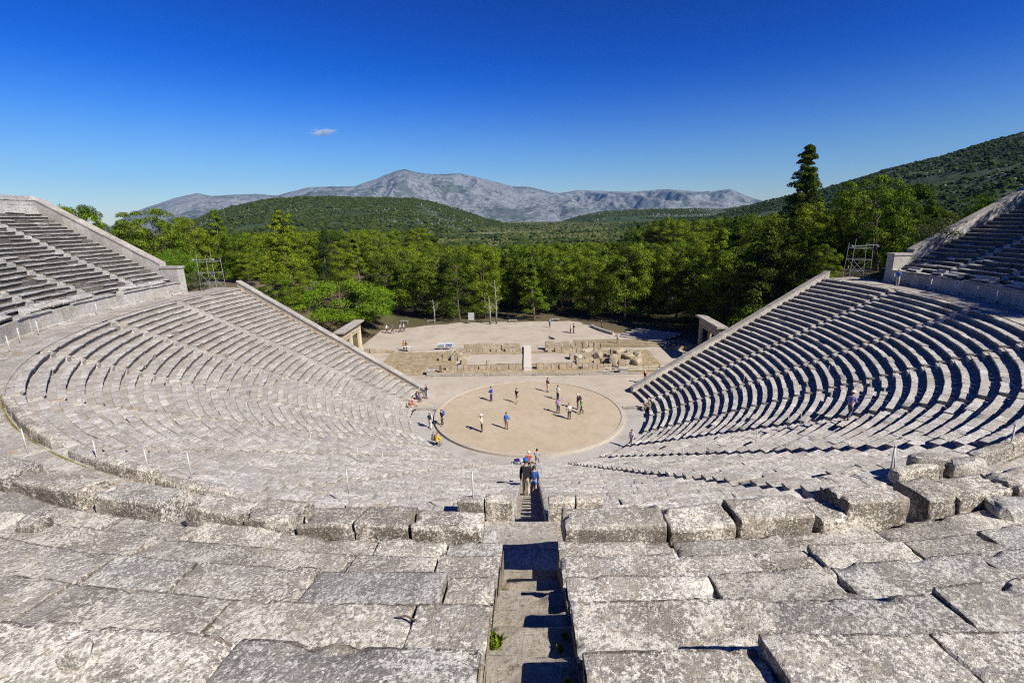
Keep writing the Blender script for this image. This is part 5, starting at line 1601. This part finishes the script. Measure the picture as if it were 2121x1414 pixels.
# ------------------------------------------------------------------ people
def person(P, facing, label, pose='stand', top=(.1, .1, .3), legs=(.05, .05, .07), hair=(.05, .04, .03), h=1.72, hat=None, pack=None, arms='down', skirt=False, short=False, bare=False, shoes=(.05, .045, .04), sleeve=True, skin=(.50, .33, .25), seatz=None):
    """facing: angle of the gaze, 0 = towards +Y (away from the camera), positive to the left"""
    t = thing('person', label, 'person', tuple(float(v) for v in P), None, facing)
    k = h / 1.72
    sm = P_(skin, .6)
    sit = pose == 'sit'
    pz = .95 if not sit else .10
    lean = {'stand': .02, 'walk': .06, 'sit': .14, 'down': .04}[pose]
    pel = np.array([0, 0, pz]); wa = np.array([0, lean * .4, pz + .16]); ch = np.array([0, lean, pz + .38]); nk = np.array([0, lean * 1.3, pz + .52]); 
    hd = nk + [0, .015, .10]; hd2 = nk + [0, .03, .19]; hd3 = nk + [0, .02, .245]
    # legs
    def leg(s, f):
        if pose == 'sit':
            return [np.array([s*.09, .02, pz]), np.array([s*.12, .44, pz + .02]), np.array([s*.13, .46 + f * .1, pz - .42]), np.array([s*.14, .62 + f * .1, pz - .46])]
        if pose in ('walk', 'down'):
            if f > 0: return [np.array([s*.09, 0, pz - .04]), np.array([s*.09, .20, .52]), np.array([s*.09, .26, .10 - (.06 if pose == 'down' else 0)]), np.array([s*.10, .42, .05 - (.06 if pose == 'down' else 0)])]
            return [np.array([s*.09, 0, pz - .04]), np.array([s*.09, .03, .50]), np.array([s*.09, -.26, .15]), np.array([s*.10, -.12, .05])]
        return [np.array([s*.09, 0, pz - .04]), np.array([s*.10, .03, .50]), np.array([s*.11, -.01, .08]), np.array([s*.12, .15, .035])]
    Ls = [leg(-1, 1), leg(1, -1)]
    def arm(s, mode):
        sh = ch + np.array([s*.18, 0, .09])
        if mode == 'phone': return [sh, sh + [s*.05, .10, -.24], sh + [-s*.08, .30, -.02], sh + [-s*.12, .34, .06]]
        if mode == 'camera': return [sh, sh + [s*.12, .08, -.22], sh + [-s*.08, .22, .08], sh + [-s*.13, .24, .15]]
        if mode == 'front': return [sh, sh + [s*.04, .03, -.28], sh + [-s*.04, .26, -.30], sh + [-s*.08, .33, -.28]]
        if mode == 'swing': return [sh, sh + [s*.04, .10, -.27], sh + [s*.03, .28, -.44], sh + [s*.02, .33, -.51]]
        if mode == 'back': return [sh, sh + [s*.05, -.14, -.25], sh + [s*.05, -.16, -.49], sh + [s*.04, -.15, -.58]]
        if mode == 'up': return [sh, sh + [s*.20, .05, .10], sh + [s*.24, .10, .33], sh + [s*.24, .11, .42]]
        if mode == 'knee': return [sh, sh + [s*.03, .14, -.24], sh + [-s*.02, .38, -.27], sh + [-s*.03, .46, -.30]]
        if mode == 'hip': return [sh, sh + [s*.20, -.05, -.22], sh + [s*.02, .02, -.38], sh + [-s*.02, .06, -.42]]
        return [sh, sh + [s*.05, -.01, -.28], sh + [s*.06, .04, -.53], sh + [s*.055, .06, -.62]]
    am = arms if isinstance(arms, tuple) else (arms, arms)
    if pose == 'walk' and arms == 'down': am = ('swing', 'back')
    if sit and arms == 'down': am = ('knee', 'knee')
    As = [arm(-1, am[0]), arm(1, am[1])]
    vs = [pel, wa, ch, nk, hd, hd2, hd3]; ed = [(0, 1), (1, 2), (2, 3), (3, 4), (4, 5), (5, 6)]; rd = [.135, .125, .14, .055, .078, .095, .075]
    for L in Ls:
        b = len(vs); vs += L; ed += [(0, b), (b, b+1), (b+1, b+2), (b+2, b+3)]; rd += [.09, .060, .042, .038]
    for A in As:
        b = len(vs); vs += A; ed += [(2, b), (b, b+1), (b+1, b+2), (b+2, b+3)]; rd += [.062, .044, .030, (.040, .022)]
    mb = MB(); skin_add(mb, [v * k for v in vs], ed, [tuple(q * k for q in r) if isinstance(r, tuple) else r * k for r in rd], 1)
    # fingers, curled
    for s, A in zip((-1, 1), As):
        d = A[3] - A[2]; d = d / np.linalg.norm(d); side = np.cross(d, [0, 0, 1.0]); side = side / (np.linalg.norm(side) + 1e-6) if np.linalg.norm(side) > .2 else np.array([1.0, 0, 0])
        pn = np.cross(side, d)
        for i, fl in enumerate((.070, .080, .074, .058)):
            b0 = A[3] + side * (.024 - .016 * i) + d * .01
            mb.tube([b0 * k, (b0 + d * fl * .5) * k, (b0 + d * fl * .8 + pn * fl * .35) * k], [.0095 * k, .0085 * k, .006 * k], 5)
        b0 = A[2] + d * .03 + side * .03
        mb.tube([b0 * k, (b0 + d * .03 + side * .025) * k, (b0 + d * .06 + side * .02 + pn * .015) * k], [.012 * k, .010 * k, .007 * k], 5)
    # face: nose, ears, brow, chin, mouth
    f = hd2 + [0, .088, -.02]
    mb.tube([(f + [0, -.01, .04]) * k, (f + [0, .022, .0]) * k, (f + [0, -.01, -.008]) * k], [.008 * k, .015 * k, .010 * k], 6)
    for s in (-1, 1): mb.tube([(hd2 + [s * .082, 0, .01]) * k, (hd2 + [s * .097, -.01, .0]) * k, (hd2 + [s * .084, 0, -.035]) * k], [.012 * k, .018 * k, .010 * k], 6)
    b_o = mb.build('body', sm, smooth=True); b_o.parent = t
    mb = MB()
    for s in (-1, 1): mb.tube([(hd2 + [s * .034, .080, .012]) * k, (hd2 + [s * .034, .094, .012]) * k], .010 * k, 6)
    child(mb, 'eyes', P_((.03, .02, .02), .3), t, world_coords=False)
    mb = MB(); mb.tube([(hd + [-.022, .080, .018]) * k, (hd + [0, .088, .015]) * k, (hd + [.022, .080, .018]) * k], .006 * k, 5)
    child(mb, 'mouth', P_((.35, .14, .12), .5), t, world_coords=False)
    # shirt or jacket
    vs = [wa + [0, 0, -.20], wa, ch, ch + [0, 0, .10]]; ed = [(0, 1), (1, 2), (2, 3)]; rd = [.168, .152, .165, .075]
    for A in As:
        b = len(vs); e = A[2] if sleeve else A[0] * .35 + A[1] * .65
        vs += [A[0], A[1] if sleeve else A[0] * .6 + A[1] * .4, e]; ed += [(2, b), (b, b+1), (b+1, b+2)]; rd += [.078, .060, .046 if sleeve else .058]
    skin_child('shirt' if not short else 'jacket', [v * k for v in vs], ed, [r * k for r in rd], P_(top), t)
    # trousers
    vs = [pel + [0, 0, .08], pel - [0, 0, .03]]; ed = [(0, 1)]; rd = [.148, .150]
    for L in Ls:
        b = len(vs)
        if bare: vs += [L[0], L[0] * .35 + L[1] * .65]; ed += [(1, b), (b, b+1)]; rd += [.105, .085]
        else: vs += [L[0], L[1], L[2] + [0, 0, .03]]; ed += [(1, b), (b, b+1), (b+1, b+2)]; rd += [.105, .076, .062]
    if skirt:
        mb = MB(); n = 16; rings = []
        for (z, r) in ((pz + .08, .14), (pz - .10, .19), (pz - .42, .24)):
            a = np.arange(n) * 2 * math.pi / n; rings.append(np.stack([r * np.cos(a), r * np.sin(a) * .9, z + 0 * a], -1) * k)
        q = []
        for i in range(2):
            for j in range(n): q.append((i*n+j, i*n+(j+1) % n, (i+1)*n+(j+1) % n, (i+1)*n+j))
        mb.add(np.vstack(rings), q); child(mb, 'skirt', P_(legs), t, world_coords=False, smooth=True)
    else:
        skin_child('shorts' if bare else 'trousers', [v * k for v in vs], ed, [r * k for r in rd], P_(legs), t)
    for L in Ls:
        mb = MB(); mb.tube([(L[2] + [0, -.04, -.03]) * k, ((L[2] + L[3]) / 2 + [0, 0, -.02]) * k, (L[3] + [0, .03, -.005]) * k], [.050 * k, .055 * k, .035 * k], 8)
        child(mb, 'shoe', P_(shoes), t, world_coords=False, smooth=True)
    # hair
    bm = bmesh.new(); bmesh.ops.create_icosphere(bm, subdivisions=2, radius=1.0)
    V = np.array([v.co[:] for v in bm.verts]); F = np.array([[v.index for v in q.verts] for q in bm.faces]); bm.free()
    H = V * np.array([.103, .112, .105]) + hd2 + np.array([0, -.018, .035]); low = V[:, 2] < -.15
    H[low & (V[:, 1] > -.1), 2] += .05; H[V[:, 1] > .55, 1] -= .03
    mb = MB(); mb.add(H * k, F); child(mb, 'hair', P_(hair), t, world_coords=False, smooth=True)
    if hat is not None:
        c = hd2 + np.array([0, -.012, .075]); mb = MB()
        n = 18; a = np.arange(n) * 2 * math.pi / n; rg = []
        for (z, r) in ((0, .165 if hat[1] else .118), (.006, .165 if hat[1] else .118), (.012, .112), (.055, .105), (.085, .07), (.092, .002)):
            rg.append(np.stack([r * np.cos(a), r * np.sin(a) * 1.08 + (.0 if hat[1] else (.05 * np.clip(np.sin(a), 0, 1) if z < .01 else 0)), z + 0 * a], -1) + c)
        q = []
        for i in range(5):
            for j in range(n): q.append((i*n+j, i*n+(j+1) % n, (i+1)*n+(j+1) % n, (i+1)*n+j))
        mb.add(np.vstack(rg) * k, q); child(mb, 'hat', P_(hat[0]), t, world_coords=False, smooth=True)
    if am[0] in ('phone', 'camera'):
        mb = MB(); mb.box(((As[0][3] + As[1][3]) / 2 + [0, .03, .03]) * k, (.13, .04, .08)); 
        ph = mb.build('camera_held' if False else 'camera_device', P_((.03, .03, .03), .4)); ph.parent = t
    if pack:
        mb = MB(); rock_box(mb, (ch + [0, -.22, -.03]) * k, (.30 * k, .20 * k, .44 * k), 0, 1, .01, 4)
        for s in (-1, 1): mb.tube([(ch + [s*.10, -.12, -.18]) * k, (ch + [s*.13, .06, .02]) * k, (ch + [s*.10, .03, .16]) * k, (ch + [s*.08, -.16, .14]) * k], .02 * k, 5)
        child(mb, 'backpack', P_(pack), t, world_coords=False)
    return t
R_ = math.radians
def g0(px, py, z=-.05): return pix_at(px, py, z)
# on the round floor
person(g0(1018, 830.5), R_(60), "person in a bright blue jacket holding a phone on the round floor", 'stand', (.02, .03, .40), (.03, .035, .10), arms='front')
person(g0(1071, 834), R_(150), "person in black top and dark shorts walking near the middle of the round floor", 'walk', (.02, .02, .025), (.04, .02, .10), bare=True, sleeve=False)
person(g0(1134, 811, 0), R_(-60), "person in a brown top and pale trousers at the far edge of the circle", 'stand', (.16, .06, .04), (.45, .36, .26), arms=('down', 'front'), bare=True, shoes=(.1, .07, .05))
person(g0(1155, 828), R_(-50), "person in a white shirt with a white bag near the far side", 'stand', (.62, .63, .66), (.03, .03, .06), arms='front')
person(g0(1156, 855.5), R_(-10), "person in a lilac shirt raising one hand", 'stand', (.36, .24, .46), (.025, .025, .05), arms=('down', 'up'))
person(g0(1179, 868), R_(10), "person in a pale plaid shirt and cap seen from behind", 'stand', (.50, .49, .44), (.03, .03, .03), hat=((.30, .24, .16), False), hair=(.3, .28, .26))
person(g0(1197, 847.5), R_(100), "person in a black vest and white hat beside the green one", 'stand', (.03, .03, .035), (.10, .16, .17), hat=((.66, .65, .62), True), arms='down', pack=(.03, .03, .03))
person(g0(1205, 856.5), R_(110), "person in a lime green shirt and black trousers", 'walk', (.19, .36, .08), (.025, .025, .03))
person(g0(998.5, 894), R_(100), "person in a cream jacket and white hat taking a picture", 'stand', (.62, .57, .46), (.025, .02, .02), hat=((.70, .68, .63), True), arms='camera', h=1.78)
person(g0(1049, 888.5), R_(-20), "person in a bright blue shirt with long dark hair and brown trousers", 'stand', (.04, .16, .55), (.20, .12, .08), arms=('down', 'hip'))
person(g0(917, 881), R_(150), "person with blue backpack striding at the left edge of the circle", 'walk', (.03, .03, .05), (.03, .03, .035), pack=(.05, .10, .38))
person(g0(891.5, 887, -.2), R_(10), "person all in white with a black backpack beside the circle", 'walk', (.62, .62, .60), (.66, .65, .62), hat=((.5, .5, .48), False), pack=(.03, .03, .04), shoes=(.5, .5, .48))
person(g0(883, 825, 0), R_(-100), "person in black jacket and jeans standing left of the circle", 'stand', (.025, .025, .035), (.06, .10, .18), arms='front', hair=(.25, .24, .23))
# at the foot of the seats
sitP = lambda px, py, z: pix_at(px, py, z)
person(sitP(862, 826, .38), R_(-90), "seated person in a striped dark shirt at the left foot of the seats", 'sit', (.10, .07, .18), (.08, .06, .05))
person(sitP(866, 818, .38), R_(-100), "seated person in khaki leaning at the left end of the lowest row", 'sit', (.22, .20, .15), (.45, .42, .36), hair=(.35, .33, .3))
person(sitP(852, 836, .38), R_(-85), "seated person in a pink shirt on the lowest left row", 'sit', (.58, .28, .27), (.42, .30, .22))
person(sitP(847, 843, .38), R_(-80), "crouching person in red and beige left of the pink shirt", 'sit', (.40, .12, .10), (.45, .36, .28), hat=((.5, .45, .38), True))
person(sitP(903, 915, .38), R_(-45), "seated person in a bright yellow jacket at the lowest row", 'sit', (.66, .42, .02), (.40, .30, .10), hair=(.28, .16, .09))
person(sitP(896, 912, .38), R_(-45), "seated person in grey beside the yellow jacket", 'sit', (.20, .22, .24), (.08, .09, .10), hair=(.3, .29, .28))
person(g0(1308, 925, -.0), R_(150), "person in a lilac and white top coming up at the right foot of the seats", 'walk', (.52, .46, .60), (.42, .40, .36), hair=(.08, .06, .05), h=1.68)
person(sitP(1347, 842, .38), R_(80), "seated person in camouflage beige at the right foot of the seats", 'sit', (.34, .28, .18), (.30, .26, .20), hat=((.42, .36, .25), True))
person(g0(1336, 795, 0), R_(120), "person in a dark red coat and pink hat by the right end of the seats", 'walk', (.22, .02, .025), (.5, .46, .42), hat=((.62, .30, .36), True))
person(pix_at(1364, 787, .7), R_(-20), "person in a pale blue shirt and dark jeans beside the red coat", 'walk', (.42, .48, .58), (.04, .05, .09))
person(pix_at(1095, 958, .5), R_(0), "seated person in a red top with a white hat behind the stairs", 'sit', (.34, .06, .035), (.3, .16, .08), hat=((.62, .60, .55), True))
person(pix_at(1112, 952, .5), R_(-5), "seated person in a black and white checked shirt at the foot of the stairs", 'sit', (.30, .30, .31), (.20, .2, .2), hair=(.03, .03, .03))
def bag(P, size, col, label, seed):
    t = thing('bag', label, 'bag', tuple(float(v) for v in P)); mb = MB(); rock_box(mb, (0, 0, size[2] / 2), size, .3, seed, .03, 5); child(mb, 'body', P_(col), t, world_coords=False)
    mb = MB(); mb.tube([(-size[0] * .25, 0, size[2]), (0, 0, size[2] + .07), (size[0] * .25, 0, size[2])], .012, 5); child(mb, 'strap', P_(col), t, world_coords=False)
bag(pix_at(1071, 955, .5), (.42, .26, .20), (.03, .02, .16), "dark purple bag lying left of the seated pair at the stair foot", 1)
bag(pix_at(1081, 954, .5), (.26, .2, .18), (.6, .58, .55), "white bag beside the dark purple one", 2)
# on the stairs
def stair_at(y_):
    R = -y_; k = math.floor((R - R0) / PITCH); return RISE * (k + 1) - .52
yy_ = -29.9
person((-.16, yy_, stair_at(yy_)), R_(3), "person in black with a backpack and blue cap going down the central stairway", 'down', (.02, .02, .022), (.42, .37, .28), hat=((.02, .12, .40), False), pack=(.025, .025, .03), h=1.80, arms=('back', 'back'))
yy_ = -29.15
person((.20, yy_, stair_at(yy_)), R_(-5), "person in blue shorts just ahead of the one in black on the stairs", 'down', (.03, .08, .30), (.05, .14, .48), bare=True, h=1.45, shoes=(.5, .6, .68))
# right seats
person(pix_at(1858, 592, ZD), R_(115), "person in a blue shirt and white hat photographing from the far right walkway", 'stand', (.05, .13, .34), (.48, .38, .30), hat=((.68, .62, .58), True), arms='camera', pack=None)
P_s = seat_pt(1757, 868, .3)
person(P_s, R_(-60), "person in a violet checked shirt and straw hat stepping across the right seats", 'walk', (.22, .20, .42), (.08, .09, .13), hat=((.60, .50, .34), True), arms='front')
# on the plaza
person(g0(837, 727, 0), R_(-30), "person in a mustard jacket at the reading desk on the plaza", 'stand', (.42, .26, .04), (.03, .03, .03), arms='front')
person(g0(842, 727, 0), R_(-60), "person in dark brown pointing beside the mustard jacket", 'stand', (.10, .07, .06), (.03, .03, .04), arms=('down', 'front'))
person(g0(801, 690, 0), R_(-80), "leftmost walker on the plaza, white top and dark trousers", 'walk', (.62, .61, .58), (.05, .04, .04))
person(g0(812, 691, 0), R_(-90), "second walker on the plaza in dark grey", 'walk', (.10, .12, .13), (.03, .03, .035))
person(g0(829, 688, 0), R_(-75), "third walker on the plaza in a lilac grey jacket", 'walk', (.34, .33, .44), (.05, .05, .07))
person(g0(836, 687, 0), R_(-60), "rightmost walker on the plaza, pale top and dark trousers", 'walk', (.45, .47, .42), (.06, .06, .07))
person(g0(1279, 711, 0), R_(160), "person in a pale shirt standing alone before the low steps", 'stand', (.50, .44, .40), (.24, .18, .14), arms='front', hair=(.4, .38, .36))
person(g0(1182, 690, 0), R_(100), "person in a white shirt in the tree shadow on the plaza", 'stand', (.58, .57, .56), (.05, .05, .06), hair=(.5, .48, .45))
person(g0(1188, 690, 0), R_(-80), "person in black beside the white shirt in the tree shadow", 'stand', (.03, .03, .03), (.04, .04, .04), arms='front')
person(g0(1139, 678, 0), R_(170), "person in light blue at the left end of the tree shadow", 'walk', (.22, .30, .50), (.12, .16, .28))
person(g0(1246, 682, .0), R_(90), "person in dark blue standing in the shade by the curved wall", 'stand', (.03, .04, .12), (.03, .03, .06))
# ------------------------------------------------------------------ air
def haze():
    m = bpy.data.materials.new("haze"); m.use_nodes = True; nt = m.node_tree; nt.nodes.clear()
    out = nt.nodes.new("ShaderNodeOutputMaterial"); v = nt.nodes.new("ShaderNodeVolumePrincipled")
    v.inputs["Color"].default_value = (.14, .46, 1.0, 1); v.inputs["Density"].default_value = 3.0e-5; v.inputs["Anisotropy"].default_value = .0
    nt.links.new(v.outputs[0], out.inputs["Volume"])
    mb = MB(); mb.box((0, 4200, 390), (17000, 13200, 1140)); o = mb.build('haze', m); tag(o, "thin blue air between the theatre and the mountains", None, None, 'stuff')
haze()
